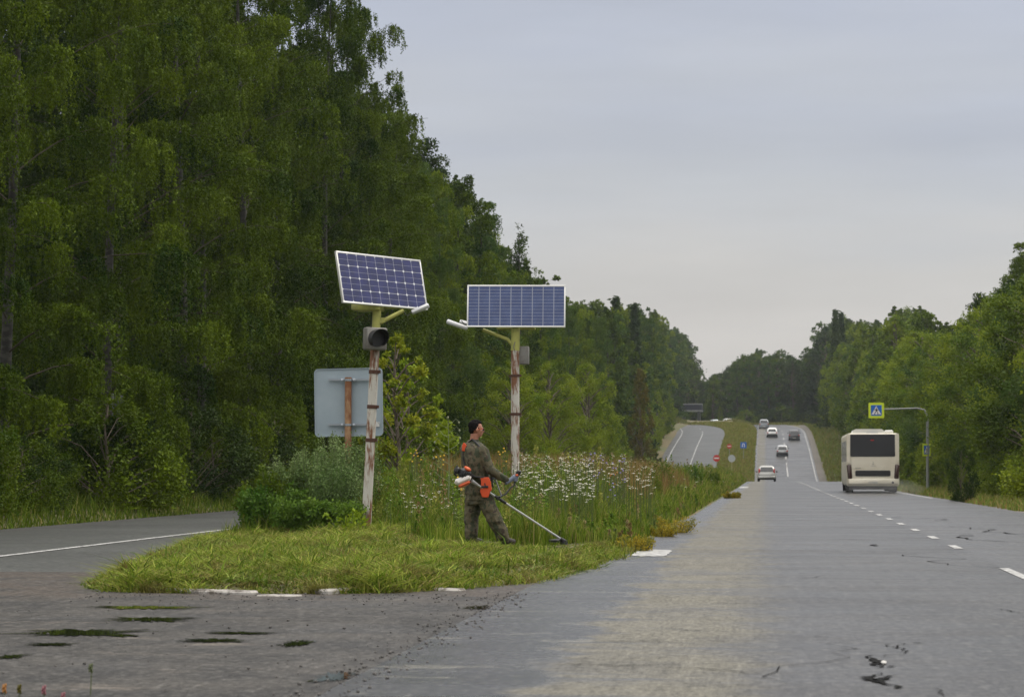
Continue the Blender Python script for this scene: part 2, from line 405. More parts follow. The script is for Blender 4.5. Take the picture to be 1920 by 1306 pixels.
def grid(name,xs_fn,ys,nx,hf,m,kind='structure'):
    V=[];Q=[]
    for y in ys:
        a,b=xs_fn(y); xs=np.linspace(a,b,nx) if np.isscalar(a) else a
        V.append(np.stack([xs,np.full(nx,y),hf(xs,y)],1))
    V=np.concatenate(V); n=len(ys)
    i=np.arange(n-1)[:,None]*nx+np.arange(nx-1)[None,:]; i=i.ravel()
    Q=np.stack([i,i+1,i+1+nx,i+nx],1)
    me=np_mesh(name,V,quads=Q,mat=m); me.polygons.foreach_set('use_smooth',[True]*len(Q))
    return obj(name,me,kind=kind)
ys=np.unique(np.concatenate([np.arange(-60,22,4),np.arange(20,60,1.0),np.arange(60,640,4.0),np.array([700,850])])).astype(float)
# terrain: one wide sheet
xg=np.concatenate([[-500,-350,-180,-100,-60],np.arange(-45,-14,2.5),np.arange(-14,7.5,1.0),np.arange(7.5,16,.75),[18,22,30,40,60,100,180,350,500]])
def terr_h(x,y):
    h=prof(y)+np.zeros_like(x)
    g=-.05-.45*sstep(x,7.3,9.2)+.75*sstep(x,9.5,14)+2.0*sstep(x,14,40)+.35*sstep(-x,14.6,18)+1.5*sstep(-x,18,45)
    g=g+1.1*sstep(y,486,505)*sstep(-x-2.5,0,4)+.9*sstep(y,500,530)*sstep(x,-4,0)
    return h+g
grid('ground',lambda y:(xg,None),ys,len(xg),terr_h,M_ground)
ysr=ys[(ys<=505)]
grid('main_road',lambda y:(-2.42+float(shiftM(y)),6.75+float(shiftM(y))),ysr,24,lambda x,y:prof(y)+0*x,M_main)
grid('left_carriageway',lambda y:(-14.9+float(shiftL(y)),-6.2+float(shiftL(y))),ysr[(ysr>=26)],14,lambda x,y:prof(y)-.012+0*x,M_far)
grid('road_junction',lambda y:(-30.0,-2.42),ys[(ys<=40)&(ys>=-60)],30,lambda x,y:prof(y)-.004+0*x*.0-.022*sstep(y,26,30),M_old)
ym=np.unique(np.concatenate([np.arange(23.0,24.2,.15),np.arange(24.2,60,.7),np.arange(60,500,4.0)]))
grid('median_ground',lambda y:(float(xl(y))-.02,float(xr(y))+.02),ym,22,lambda x,y:prof(y)+med_h(x,y),M_ground)

# ------------------------------------------------------------------ road markings
def strip(mb,x0,x1,y0,y1,fx=lambda y:0,z=.006):
    n=max(2,int((y1-y0)/3)+1); yv=np.linspace(y0,y1,n); vs=[]
    for y in yv:
        vs+= [(x0+float(fx(y)),y,float(prof(y))+z),(x1+float(fx(y)),y,float(prof(y))+z)]
    mb.add(vs,[(2*i,2*i+1,2*i+3,2*i+2) for i in range(n-1)])
mb=MB(); y=15.0
strip(mb,2.78,2.90,24.0,29.4)
for k in range(1,40):
    y=31.3+k*4.9*(1)
    if y>225: break
    strip(mb,2.78,2.91,y,y+(1.5 if k<9 else 2.4))
for y in np.arange(316,470,14): strip(mb,2.78,2.95,y,y+(22 if y<320 else 6),shiftM)
strip(mb,6.40,6.56,95,232); strip(mb,6.40,6.53,306,500,shiftM); 
mb.build('lane_marking',M_paint,kind='structure',smooth=False)
mb=MB(); strip(mb,-10.52,-10.38,27,150,z=-.004)
strip(mb,-14.0,-13.88,300,490,shiftL,z=-.002)
for y in list(np.arange(330,412,9))+list(np.arange(412,480,15)): strip(mb,-10.52,-10.40,y,y+(8.6 if y<400 else 5),shiftL,z=-.002)
mb.build('left_road_marking',M_paint,kind='structure',smooth=False)
def ragged(cx,cy,w,h,n=26,amp=.25,rs=0,z=.006):
    r_=np.random.default_rng(rs); a=np.linspace(0,2*np.pi,n,endpoint=False); f=1+amp*(r_.random(n)-.5)*2
    sq=1/np.maximum(np.abs(np.cos(a)),np.abs(np.sin(a)))**.75
    return [(cx+w/2*math.cos(t)*k*s_,cy+h/2*math.sin(t)*k*s_,float(prof(cy))+z) for t,k,s_ in zip(a,f,sq)]
mb=MB()
g0=P(1230,1036,34.2)
for (cx,cy,w_,h_) in ((-1.60,34.0,.5,2.6),(-1.35,150,.55,9),):
    v=ragged(cx,cy,w_,h_,30,.06,3); mb.add(v,[tuple(range(len(v)))])
mb.build('stop_line_remnant',M_paint,kind='structure',smooth=False)

# potholes, cracks, puddles
M_tar=mat('pothole_dark',(.006,.006,.006),.95,noise=(20,(.02,.02,.02),.4,.7),spec=.05)
M_pud=mat('puddle_water',(.012,.014,.008),.03,spec=.6)
M_stone=mat('pale_stone',(.45,.44,.42),.8)
def gxy(px,py,z=0.0):
    d=cf+cr*((px-960)/FPX)+cu*((653-py)/FPX); t=(z-CAM.z)/d.z; q=CAM+d*t; return q.x,q.y
mb=MB()
def crackline(px0,py0,px1,py1,wd,seed):
    r_=np.random.default_rng(seed); a=np.array(gxy(px0,py0)); b=np.array(gxy(px1,py1)); n=14; L=np.linalg.norm(b-a)
    up=[];dn=[]
    nrm=np.array([-(b-a)[1],(b-a)[0]])/L; off=0
    for i in range(n+1):
        off+= (r_.random()-.5)*L*.12; p=a+(b-a)*i/n+nrm*off; w_=wd*(.3+r_.random())*math.sin(math.pi*(i+.3)/(n+.6))
        up.append((*(p+nrm*w_),.007)); dn.append((*(p-nrm*w_),.007))
    mb.add(up+dn,[(i,i+1,n+2+i,n+1+i) for i in range(n)])
crackline(1640,1232,1700,1222,.006,1); crackline(1690,1205,1700,1225,.01,2); crackline(1660,1205,1698,1215,.006,12)
crackline(1636,1228,1680,1252,.035,3); crackline(1660,1250,1682,1250,.03,4)
crackline(1640,1262,1672,1292,.04,5); crackline(1643,1278,1672,1266,.03,6); crackline(1710,1205,1732,1206,.02,7)
crackline(1640,1020,1656,1024,.05,8)
for a_ in ((985,1246,1240,1251,.012,31),(1240,1251,1450,1262,.010,32),(1230,1178,1360,1183,.010,33),(1110,1200,1290,1206,.012,34),(1690,1036,1790,1066,.02,35),(1560,1010,1640,1012,.02,36),(1600,1180,1560,1306,.006,37),(1840,1140,1920,1150,.010,38),(1480,1120,1640,1124,.007,39),(1735,1290,1780,1306,.008,40),(1330,1130,1460,1134,.008,41),(1770,1000,1850,1022,.03,42),(1800,985,1900,1006,.03,43),(1700,968,1790,976,.04,44),(1500,1085,1600,1080,.006,45)): crackline(*a_)
mb.build('pothole',M_tar,kind='structure',smooth=False)
mb=MB(); qx,qy=gxy(1657,1244); mb.ell((qx,qy,.01),(.02,.07,.012),7,5); mb.build('stone_in_pothole',M_stone,label='small pale stone lying in the cracked pothole',cat='stone')
mb=MB()
for i,(px0,px1,py,hh) in enumerate([(50,255,1185,11),(215,342,1160,7),(195,362,1138,5),(350,450,1200,6),(535,580,1205,10),(600,655,1268,16),(875,915,1138,6),(60,130,1207,5),(405,500,1186,4),(0,40,1230,7)]):
    ax,ay=gxy(px0,py); bx,by=gxy(px1,py); _,cy0=gxy(px0,py-hh/2); _,cy1=gxy(px0,py+hh/2)
    v=ragged((ax+bx)/2,(ay+by)/2,bx-ax,abs(cy0-cy1),110,.55,20+i,z=.002); mb.add(v,[tuple(range(len(v)))])
mb.build('puddle',M_pud,kind='structure',smooth=False)

# loose gravel over the old asphalt, along the worn seam
mb=MB()
M_grav=mat('gravel',(.05,.048,.045),.85,noise=(3,(.16,.15,.14),.35,.7))
r_=np.random.default_rng(3)
for i in range(1000):
    if i<520: x=-2.42+r_.normal()*.14; y=12.5+r_.random()*11
    elif i<800: x=-6.5+r_.random()*4.2; y=22.95-abs(r_.normal())*.6
    else: x=-6.5+r_.random()*4.2; y=12.5+r_.random()*10.5
    s_=(.0035+.009*r_.random()**2.5)
    mb.ell((x,y,s_*.5),(s_*(.8+.6*r_.random()),s_*(.8+.6*r_.random()),s_*.75),5,4)
mb.build('loose_gravel',M_grav,kind='stuff',smooth=False)

# kerb at the island tip: separate whitewashed stones, mostly sunk
def kerb_piece(px0,px1,py0,py1,dz=.03):
    a=gxy(px0,py0); b=gxy(px1,py1); a=Vector((*a,0)); b=Vector((*b,0)); d=(b-a); L=d.length; m_=(a+b)/2
    Mx=Matrix.Translation(m_+Vector((0,0,dz-.08)))@Matrix.Rotation(math.atan2(d.y,d.x),4,'Z')
    mb=MB(); mb.box((0,.08,0),(L,.16,.16),0,Mx,b=.02); return mb
mb=MB()
for a in [(268,330,1106,1110,.035),(334,388,1110,1113,.04),(398,470,1112,1114,.035),(478,560,1116,1117,.008),(612,700,1113,1107,.045),(704,790,1107,1104,.04),(794,860,1105,1107,.02)]:
    k=kerb_piece(*a[:4],dz=a[4]); mb.add(k.v,k.f)
mb.build('kerb',M_kerb,kind='structure',smooth=False)

# ------------------------------------------------------------------ meadow
def blades(name,x,y,h,wd,col,lean=.35,curve=.5,label=None,tipcol=None,flat=0):
    n=len(x); z=hz(x,y)-.01
    a=rng.random(n)*2*np.pi; b=rng.random(n)*2*np.pi
    dx=np.cos(a)*wd/2; dy=np.sin(a)*wd/2
    lx=np.cos(b)*h*lean*rng.random(n); ly=np.sin(b)*h*lean*rng.random(n)
    zt=h*(1-flat*rng.random(n))
    base=np.stack([x,y,z],1); w_=np.stack([dx,dy,0*dx],1)
    mid=base+np.stack([lx*.35,ly*.35,zt*.55],1); tip=base+np.stack([lx*(1+curve),ly*(1+curve),zt],1)
    V=np.stack([base-w_,base+w_,mid+w_*.8,mid-w_*.8,tip],1).reshape(-1,3)
    i=np.arange(n)*5
    c=np.repeat(col,5,0)
    if tipcol is not None: c.reshape(n,5,3)[:,4]=tipcol
    me=np_mesh(name,V,quads=np.stack([i,i+1,i+2,i+3],1),tris=np.stack([i+3,i+2,i+4],1),mat=M_veg,col=c)
    return V,i,c,me
def palette(n,cols,wts,x=None,y=None,freq=.6,seed=0):
    r2=np.random.default_rng(seed); cols=np.array(cols); k=r2.choice(len(cols),n,p=np.array(wts)/sum(wts)); c=cols[k]
    return c*(.75+.5*r2.random((n,1)))
def fld(x,y,s):   # cheap smooth noise 0..1
    return .5+.25*np.sin(x*1.7*s+1.3*np.sin(y*1.1*s))+.25*np.sin(y*1.3*s+2.1*np.sin(x*.9*s+.7))
def scatter(y0,y1,n,mar=.05,power=1.0):
    y=y0+(y1-y0)*rng.random(n)**power; u=rng.random(n); x=xl(y)+mar+(xr(y)-xl(y)-2*mar)*u; return x,y
G=[(.105,.165,.014),(.165,.215,.025),(.24,.26,.05),(.065,.110,.010),(.25,.21,.075)]
# --- cut grass: short upright stubble plus flattened cuttings
parts=[]
x,y=scatter(23.0,39.0,175000,-.06); kk=(y<35.5)|(x<-5.2); x,y=x[kk],y[kk]; x=x+rng.normal(size=len(x))*.05; y=y+rng.normal(size=len(x))*.04
c=palette(len(x),G,[3,4,4,1.5,1.2],seed=1); f=fld(x,y,1.6); f2=fld(x*1.3+5,y*1.1,4.5); c=c*(.42+.6*f+.45*f2)[:,None]; br=(fld(x*1.7+9,y*2.3,2.6)>.72)[:,None]; c=np.where(br,c*.35+np.array([.15,.115,.045])*.6,c); k=rng.random(len(x))<.08+1.0*np.maximum(f,f2)**1.5
x,y,c,f,f2=x[k],y[k],c[k],f[k],f2[k]
nearman=1-.7*sstep(1.6-np.abs(x+3.75),0,.6)*sstep(y,31.4,32.2)
parts.append((x,y,nearman*((.03+.09*rng.random(len(x))**1.3)*(.5+f)+.16*f2**3*f),.012+.010*rng.random(len(x)),c,1.3,.8,.5))
# heaps of cuttings, each a loose tangle
hx,hy=scatter(23.4,38.5,330,.15); ii=rng.integers(0,330,34000); hr=.10+.28*rng.random(330)
x=hx[ii]+rng.normal(size=34000)*hr[ii]*1.3; y=hy[ii]+rng.normal(size=34000)*hr[ii]; k=(x>xl(y)-.03)&(x<xr(y)+.04)&(y>23.05); x,y,ii=x[k],y[k],ii[k]
pc=np.array([(.24,.30,.07),(.16,.25,.03),(.33,.34,.13),(.08,.15,.015),(.27,.20,.07)]); dk=.45+.75*fld(hx*3,hy*3,2.0); hc=dk[:,None]*pc[rng.choice(5,330,p=[.3,.35,.1,.15,.10])]
c=hc[ii]*(.6+.6*rng.random((len(x),1))); nearman=1-.7*sstep(1.6-np.abs(x+3.75),0,.6)*sstep(y,31.4,32.2)
parts.append((x,y,nearman*(.03+.09*rng.random(len(x))),.012+.016*rng.random(len(x)),c,2.6,.5,.8))
n=500; x,y=scatter(23.3,33,n,.2); c=palette(n,G,[4,1,0,4,0],seed=5); parts.append((x,y,.10+.18*rng.random(n),.014+.014*rng.random(n),c,.9,.5,.3))
n=3200; u=rng.random(n); x=np.where(u<.6,-6.9+4.3*rng.random(n),-2.9+1.2*rng.random(n)); y=np.where(u<.6,22.98-np.abs(rng.normal(size=n))*.28,24+10*rng.random(n)); k=(u<.6)|(x>xr(y)-.05)&(x<xr(y)+.05+.22*rng.random(n)); x,y=x[k],y[k]; n=len(x)
c=palette(n,[(.20,.24,.05),(.30,.27,.11),(.14,.11,.05),(.12,.18,.03)],[3,2,2,2],seed=55); parts.append((x,y,.012+.035*rng.random(n),.010+.014*rng.random(n),c,5.0,.5,.6))
mesh_list=[]
def cut_mesh():
    V=[];Q=[];T=[];C=[];o=0
    for (x,y,h,wd,c,ln,cv,fl) in parts:
        v,i,cc,me=blades('t',x,y,h,wd,c,ln,cv,flat=fl); bpy.data.meshes.remove(me)
        V.append(v);C.append(cc);Q.append(np.stack([i,i+1,i+2,i+3],1)+o);T.append(np.stack([i+3,i+2,i+4],1)+o);o+=len(v)
    return np.concatenate(V),np.concatenate(Q),np.concatenate(T),np.concatenate(C)
V,Q,T,C=cut_mesh(); obj('cut_grass',np_mesh('cut_grass',V,Q,T,M_veg,C),kind='stuff')
# --- uncut meadow
parts=[]
def keep_uncut(x,y):
    # mown front: a ragged edge, and a mown strip along the right shoulder
    edge=34.2+1.8*fld(x,y*0+2,2.3)-1.2*sstep(x,-4.2,-3.0)+.8*rng.random(len(x))
    return (y>edge)&~((x<-5.35)&(y<38.6+.5*fld(x*2,y*0,3)))
def meadow(y0,y1,n,hm,wm,wts,seed,power=1.0):
    x,y=scatter(y0,y1,n,.12,power); k=keep_uncut(x,y); x,y=x[k],y[k]
    c=palette(len(x),G,wts,seed=seed); f=fld(x,y,.8); c=c*(.7+.55*fld(x+3,y,2.0))[:,None]
    d=np.minimum(x-xl(y),xr(y)-x); hh=hm*(.35+.65*rng.random(len(x)))*(.4+.6*sstep(d,0,1.3))*(.55+.6*f)*(.7+.6*fld(x*2+1,y*2,1.9))
    parts.append((x,y,hh,wm*(.7+.6*rng.random(len(x))),c,.38,.5,.15))
meadow(33,46,60000,.62,.013,[4,4,2,3,.7],11)
meadow(40,62,60000,.80,.017,[4,4,2,3,1.0],12)
meadow(60,110,60000,.85,.028,[3,3,2,2,1.6],13,1.2)
meadow(110,235,45000,.80,.055,[3,3,2,2,2.5],14,1.1)
# russet grass band behind
x,y=scatter(48,80,16000,.8); c=palette(len(x),[(.22,.13,.05),(.19,.16,.05),(.27,.20,.09)],[3,2,1],seed=15)
k=(x>-7.2)&(fld(x,y,.5)>.35); parts.append((x[k],y[k],.75+.35*rng.random(k.sum()),np.full(k.sum(),.020),c[k],.2,.4,.05))
V,Q,T,C=cut_mesh(); obj('meadow_grass',np_mesh('meadow_grass',V,Q,T,M_veg,C),kind='stuff')
# --- leafy herbs crowding the meadow, too many to count
def herb_mass(name,y0,y1,n,nl,hm,L,seed,xmin=-99,xmax=99,pal=None):
    r2=np.random.default_rng(seed); y=y0+(y1-y0)*r2.random(n)**1.15; x=xl(y)+.25+(xr(y)-xl(y)-.4)*r2.random(n); k=(x>xmin)&(x<xmax)&keep_uncut(x,y); x,y=x[k],y[k]; n=len(x)
    pal=np.array(pal or [(.18,.23,.07),(.21,.24,.045),(.22,.15,.065),(.13,.21,.022),(.28,.28,.06),(.31,.25,.12),(.09,.16,.02)]); ci=r2.choice(len(pal),n,p=(np.array([3,3,1.6,3,1,1.4,2])[:len(pal)]/np.array([3,3,1.6,3,1,1.4,2])[:len(pal)].sum()))
    d=np.minimum(x-xl(y),xr(y)-x); h=hm*(.25+.85*r2.random(n)**1.2)*(.28+.72*sstep(d,0,2.2))*(.65+.5*fld(x*2,y*1.5,1.3)); w_=h*(.10+.16*r2.random(n))
    t=r2.random((n,nl))**.8; a=r2.random((n,nl))*6.283; q=w_[:,None]*r2.random((n,nl))**.6*(1.25-t)
    lx=(r2.random(n)-.5)*.3*h; Cn=np.stack([x[:,None]+np.cos(a)*q+lx[:,None]*t,y[:,None]+np.sin(a)*q,hz(x,y)[:,None]+.04+h[:,None]*t],2).reshape(-1,3)
    V,Q=leaves(Cn,L,L*.45,-.2,seed); c=np.repeat(pal[ci],nl,0)*(.6+.7*r2.random((n*nl,1))); c=np.repeat(c,4,0)
    return V,Q,c
VV=[];QQ=[];CC=[];o_=0
for a_ in ((34,48,520,90,.85,.050,1),(40,75,700,80,1.0,.060,2),(34,48,160,90,1.0,.05,5,-4.6,-1.5),(60,120,700,45,1.0,.09,3),(110,235,700,22,.95,.16,4)):
    v_,q_,c_=herb_mass('h',*a_); VV.append(v_);QQ.append(q_+o_);CC.append(c_);o_+=len(v_)
obj('meadow_herbs',np_mesh('meadow_herbs',np.concatenate(VV),np.concatenate(QQ),mat=M_veg,col=np.concatenate(CC)),kind='stuff')
# --- median on the far hill, verges
parts=[]
x,y=scatter(300,495,30000,.0,.9); c=palette(len(x),[(.19,.19,.045),(.15,.19,.03),(.25,.20,.07)],[3,3,2],seed=16)
parts.append((x,y,.25+.35*rng.random(len(x)),.11+.08*rng.random(len(x)),c,.5,.4,.2))
n=26000; y=22+110*rng.random(n)**1.5; x=-14.8-3.2*rng.random(n)**1.3
c=palette(n,G,[3,2,.6,4,.6],seed=17)*.85; parts.append((x,y,(.18+.45*rng.random(n))*(.35+.65*sstep(-x,14.8,16.5)),.02+.012*rng.random(n),c,.5,.5,.2))
n=26000; y=70+170*rng.random(n)**1.2; x=7.1+5.0*rng.random(n)
c=palette(n,[(.18,.22,.045),(.26,.23,.08),(.12,.18,.025),(.26,.19,.06)],[3,2,3,1.4],seed=18); parts.append((x,y,(.2+.5*rng.random(n))*(.3+.7*sstep(x,7.1,8.6)),.035+.03*rng.random(n),c,.4,.5,.1))
n=9000; y=300+210*rng.random(n); x=7.8+6*rng.random(n)
c=palette(n,[(.15,.19,.04),(.21,.19,.06)],[3,2],seed=19); parts.append((x,y,.3+.5*rng.random(n),.12+.08*rng.random(n),c,.4,.5,.1))
n=9000; y=488+30*rng.random(n); x=-26+40*rng.random(n)
c=palette(n,[(.13,.15,.04),(.17,.16,.05)],[3,2],seed=20); parts.append((x,y,.3+.5*rng.random(n),.12+.08*rng.random(n),c,.4,.5,.1))
V,Q,T,C=cut_mesh(); obj('verge_grass',np_mesh('verge_grass',V,Q,T,M_veg,C),kind='stuff')

# --- white yarrow heads (countless) in one object
def umbels(name,x,y,h,r,colr,mat_,lab=None):
    mbv=[];Q=[];C=[];o=0
    for i in range(len(x)):
        z=float(hz(x[i],y[i])); hh=h[i]
        k=5
        for j in range(k):
            a=rng.random()*6.28; q=rng.random()**.5*r[i]; cx=x[i]+q*math.cos(a); cy=y[i]+q*math.sin(a); cz=z+hh+rng.normal()*r[i]*.18
            s_=r[i]*(.3+.25*rng.random())
            nv=6
            ring=[(cx+s_*math.cos(t),cy+s_*math.sin(t),cz-s_*.12) for t in np.linspace(0,6.28,nv,endpoint=False)]
            mbv+=ring+[(cx,cy,cz+s_*.25)]
            Q+=[(o+m,o+(m+1)%nv,o+nv) for m in range(nv)]; C+= [colr*(.8+.3*rng.random())]*(nv+1); o+=nv+1
        # stem
        w_=.005+r[i]*.04
        mbv+=[(x[i]-w_,y[i],z),(x[i]+w_,y[i],z),(x[i]+w_*.6,y[i],z+hh),(x[i]-w_*.6,y[i],z+hh)]
        Q+=[(o,o+1,o+2),(o,o+2,o+3)]; C+=[np.array((.09,.12,.04))]*4; o+=4
    return obj(name,np_mesh(name,mbv,tris=Q,mat=mat_,col=np.array(C)),kind='stuff')
fx=[];fy=[];fh=[];fr=[]
def flowers_px(n,px0,px1,d0,d1,h0,h1,seed,gauss=False):
    r2=np.random.default_rng(seed)
    for i in range(n):
        Y=d0+(d1-d0)*r2.random()**1.2; px=px0+(px1-px0)*(r2.random() if not gauss else min(1,max(0,.5+.22*r2.normal())))
        x=P(px,900,Y).x
        if not (xl(Y)+.1<x<xr(Y)-.1): continue
        fx.append(x);fy.append(Y);fh.append(h0+(h1-h0)*r2.random());fr.append(.016+.024*r2.random())
flowers_px(520,962,1115,37,54,.55,.92,1); flowers_px(280,1060,1230,40,70,.7,1.05,2); flowers_px(45,1180,1380,60,150,.6,.9,3)
flowers_px(60,740,880,37,44,.35,.6,4); flowers_px(16,690,800,38,46,.4,.7,5)
umbels('white_wildflowers',np.array(fx),np.array(fy),np.array(fh),np.array(fr),np.array((.66,.64,.54)),M_veg)

# ------------------------------------------------------------------ leafy things
def birch_meshes(seed,H,Rc,nb,nleaf,L,low=.12,droop=1.0,mleaf=None,mbark=None,perbr=3,rc0=.62,nper=34):
    """limbs rise and arch over; from each hang a few separate curtains of leafy strands"""
    r2=np.random.default_rng(seed); tb=MB(); k18=H/18
    tx=lambda t:np.array([.03*H*math.sin(t*2.1+seed)*t,.03*H*math.cos(t*1.7+seed)*t,H*t])
    pts=[tx(t) for t in np.linspace(0,.97,12)]; tb.tube(pts,[max(.015,.0085*H*(1-t)**.8+.01) for t in np.linspace(0,.97,12)],8)
    C0=[];RC=[];LN=[]
    for k in range(nb):
        t=low+(.97-low)*((k+.5)/nb)**.9; a=k*2.4+r2.random()*.9; base=tx(t)
        u=(t-low)/(1-low); Lb=Rc*(.30+.95*math.sin(math.pi*min(1,(u*.84+.16)))**.8)*(1-.45*u)*(.62+.55*r2.random())
        rise=.55+.8*u; bp=[]
        for s_ in np.linspace(0,1,7):
            bp.append(base+np.array([math.cos(a)*Lb*s_,math.sin(a)*Lb*s_,Lb*(rise*s_-.7*droop*(1-u*.6)*s_**2.2)]))
        tb.tube(bp,[max(.004,.0016*H*(1-u)*(1-s_)+.005) for s_ in np.linspace(0,1,7)],5,1,cap=False)
        for m_ in range(perbr):
            s_=(.35+.65*(m_+r2.random()*.8)/perbr) if perbr>1 else .8; s_=min(s_,1); j=min(5,int(s_*6)); f=s_*6-j
            C0.append(bp[j]*(1-f)+bp[j+1]*f+r2.normal(size=3)*.12*k18); RC.append(rc0*k18*(.55+.7*r2.random())*(1-.45*u)); LN.append((.9+1.5*r2.random())*k18*(1-.45*u)*(1.0 if droop>.4 else .6))
    for m_ in range(7): C0.append(tx(.93+.015*m_)+r2.normal(size=3)*.10*k18); RC.append(.16*k18); LN.append(.5*k18)
    C0=np.array(C0);RC=np.array(RC);LN=np.array(LN); w_=RC*RC*LN; w_/=w_.sum()
    ns=len(C0)*nper; ci=r2.choice(len(C0),ns,p=(w_**.7)/(w_**.7).sum())
    a=r2.random(ns)*6.283; q=r2.random(ns)**.6; st=C0[ci]+np.stack([np.cos(a)*q*RC[ci],np.sin(a)*q*RC[ci],.45*RC[ci]*(1-q*q)],1)
    dv=np.stack([np.cos(a)*q*.14,np.sin(a)*q*.14,0*a+.10],1); Lr=(LN[ci]*(.35+.75*r2.random(ns)))[:,None,None]
    per=max(1,nleaf//ns); s_=r2.random((ns,per,1))**.9
    Cn=st[:,None,:]+dv[:,None,:]*Lr*s_+np.array([0,0,-1.0])*Lr*droop*s_**1.25+r2.normal(size=(ns,per,3))*(.032 if nleaf>50000 else .05)*k18*(1.3 if nleaf<13000 else 1)
    V,Q=leaves(Cn.reshape(-1,3),L,L*.6,.9*droop,seed)
    return tb.mesh('trunk',[mbark or M_bark,M_limb],True), np_mesh('crown',V,Q,mat=mleaf or L_birch), H
def clump_meshes(seed,H,Rc,ncl,nleaf,L,low=.15,mleaf=None,mbark=None,conic=0.0,sq=.75):
    """upright broadleaf crown out of uneven leaf clumps on ascending limbs"""
    r2=np.random.default_rng(seed); tb=MB(); tb.tube([(0,0,0),(.02*H,.01*H,H*.35),(-.01*H,.02*H,H*.7),(0,0,H*.95)],[.016*H,.012*H,.007*H,.012],7)
    cc=[];rr=[]
    for k in range(ncl):
        t=low+(1-low)*(k+r2.random())/ncl; a=k*2.4+r2.normal()*.4
        prof_=math.sin(math.pi*min(1,.12+.88*((t-low)/(1-low))))**.6*(1-conic*(t-low)/(1-low))
        q=Rc*prof_*(.35+.65*r2.random()**.6); c=np.array([math.cos(a)*q,math.sin(a)*q,H*t*.97])
        tb.tube([(0,0,max(.05*H,c[2]-q*.9)),tuple(c*np.array([.5,.5,1])-np.array([0,0,q*.25])),tuple(c)],[.005*H,.004*H,.008],4,cap=False)
        cc.append(c); rr.append(Rc*(.15+.20*r2.random())*(1-.45*(t-low)/(1-low)))
    cc=np.array(cc);rr=np.array(rr); w_=rr**2/np.sum(rr**2); k=r2.choice(len(cc),nleaf,p=w_)
    d=r2.normal(size=(nleaf,3)); d/=np.linalg.norm(d,axis=1)[:,None]; q=(r2.random(nleaf)**.45*(1+.25*r2.normal(size=nleaf)))[:,None]
    d[:,2]*=sq+.25
    Cn=cc[k]+d*q*rr[k][:,None]; Cn[:,2]=np.maximum(Cn[:,2],.03)
    V,Q=leaves(Cn,L,L*.7,.15,seed)
    return tb.mesh('trunk',mbark or M_bark2,True), np_mesh('crown',V,Q,mat=mleaf or L_aspen), H
def spruce_meshes(seed,H,Rc,nleaf,L):
    r2=np.random.default_rng(seed); tb=MB(); tb.tube([(0,0,0),(0,0,H)],[.014*H,.01],6)
    t=r2.random(nleaf)**1.3; a=np.floor(r2.random(nleaf)*9)*.698+t*31; q=Rc*(1-t)*(.2+.8*r2.random(nleaf)**.6)*(.8+.2*np.sin(t*60))
    Cn=np.stack([np.cos(a)*q,np.sin(a)*q,H*(.06+.94*t)-q*.35],1)+r2.normal(size=(nleaf,3))*Rc*.05
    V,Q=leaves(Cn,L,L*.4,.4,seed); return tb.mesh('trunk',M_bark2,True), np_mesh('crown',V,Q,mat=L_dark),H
B_hi=[birch_meshes(s_,18,4.0,42,150000,.075,low=.03) for s_ in (1,2,3,4)]
B_mid=[birch_meshes(s_,18,3.4,40,36000,.145,low=.04,nper=30) for s_ in (5,6,7)]
B_lo=[birch_meshes(s_,18,3.0,34,12000,.27,low=.05,droop=.7,perbr=2,nper=14,rc0=.8) for s_ in (8,9,10)]
A_hi=[clump_meshes(s_,10,2.9,64,30000,.11,low=.05) for s_ in (21,22,23)]
A_lo=[clump_meshes(s_,16,3.4,60,10000,.26,low=.08,conic=.45) for s_ in (24,25,26)]
SP=[spruce_meshes(s_,18,3.0,5000,.5) for s_ in (31,32)]
SH=[clump_meshes(s_,2.6,1.5,34,10000,.075,low=.02,mleaf=L_shrub,sq=.9) for s_ in (41,42,43)]
SH_lo=[clump_meshes(s_,4,2.2,30,4500,.17,low=.02,mleaf=L_shrub,sq=.9) for s_ in (44,45)]
tree_n=[0]
ORD=['first','second','third','fourth','fifth','sixth','seventh','eighth','ninth','tenth','eleventh','twelfth','thirteenth','fourteenth','fifteenth','sixteenth','seventeenth','eighteenth','nineteenth','twentieth']
ORD+=[t+('-'+ORD[q] if q>=0 else '') for t in ('twenty','thirty','forty','fifty','sixty') for q in range(9)]
def put_tree(name,proto,x,y,H,label,cat,group,wide=1.0,leafmat=None):
    t_,c_,h0=proto; s_=H/h0; root=empty(name,(x,y,float(hz(x,y))-.03),random.random()*6.28)
    root.scale=(s_*wide,s_*wide,s_); tag(root,label,cat,group)
    obj('trunk',t_,root); c=obj('crown',c_,root)
    if leafmat:
        c.material_slots[0].link='OBJECT'; c.material_slots[0].material=leafmat
    tree_n[0]+=1
    return root
SKL=np.array([(-400,-600),(590,-230),(650,-60),(690,50),(712,150),(730,240),(760,272),(835,278),(862,325),(890,385),(925,455),(1000,510),(1045,522),(1065,560),(1150,575),(1200,572),(1250,592),(1285,625),(1303,680),(1310,700)])
SKR=np.array([(1225,588),(1285,628),(1302,680),(1309,706),(1350,697),(1400,658),(1480,660),(1505,665),(1530,640),(1548,600),(1580,590),(1600,605),(1650,605),(1700,578),(1735,592),(1780,622),(1812,600),(1850,548),(1885,545),(1905,515),(1930,480),(2100,360)])
def topH(x,Y,table,f=1.0):
    g=float(hz(x,Y)); px,_=proj((x,Y,5)); py=np.interp(px,table[:,0],table[:,1]); zt=P(px,py,Y).z
    return px,(zt-g)*f
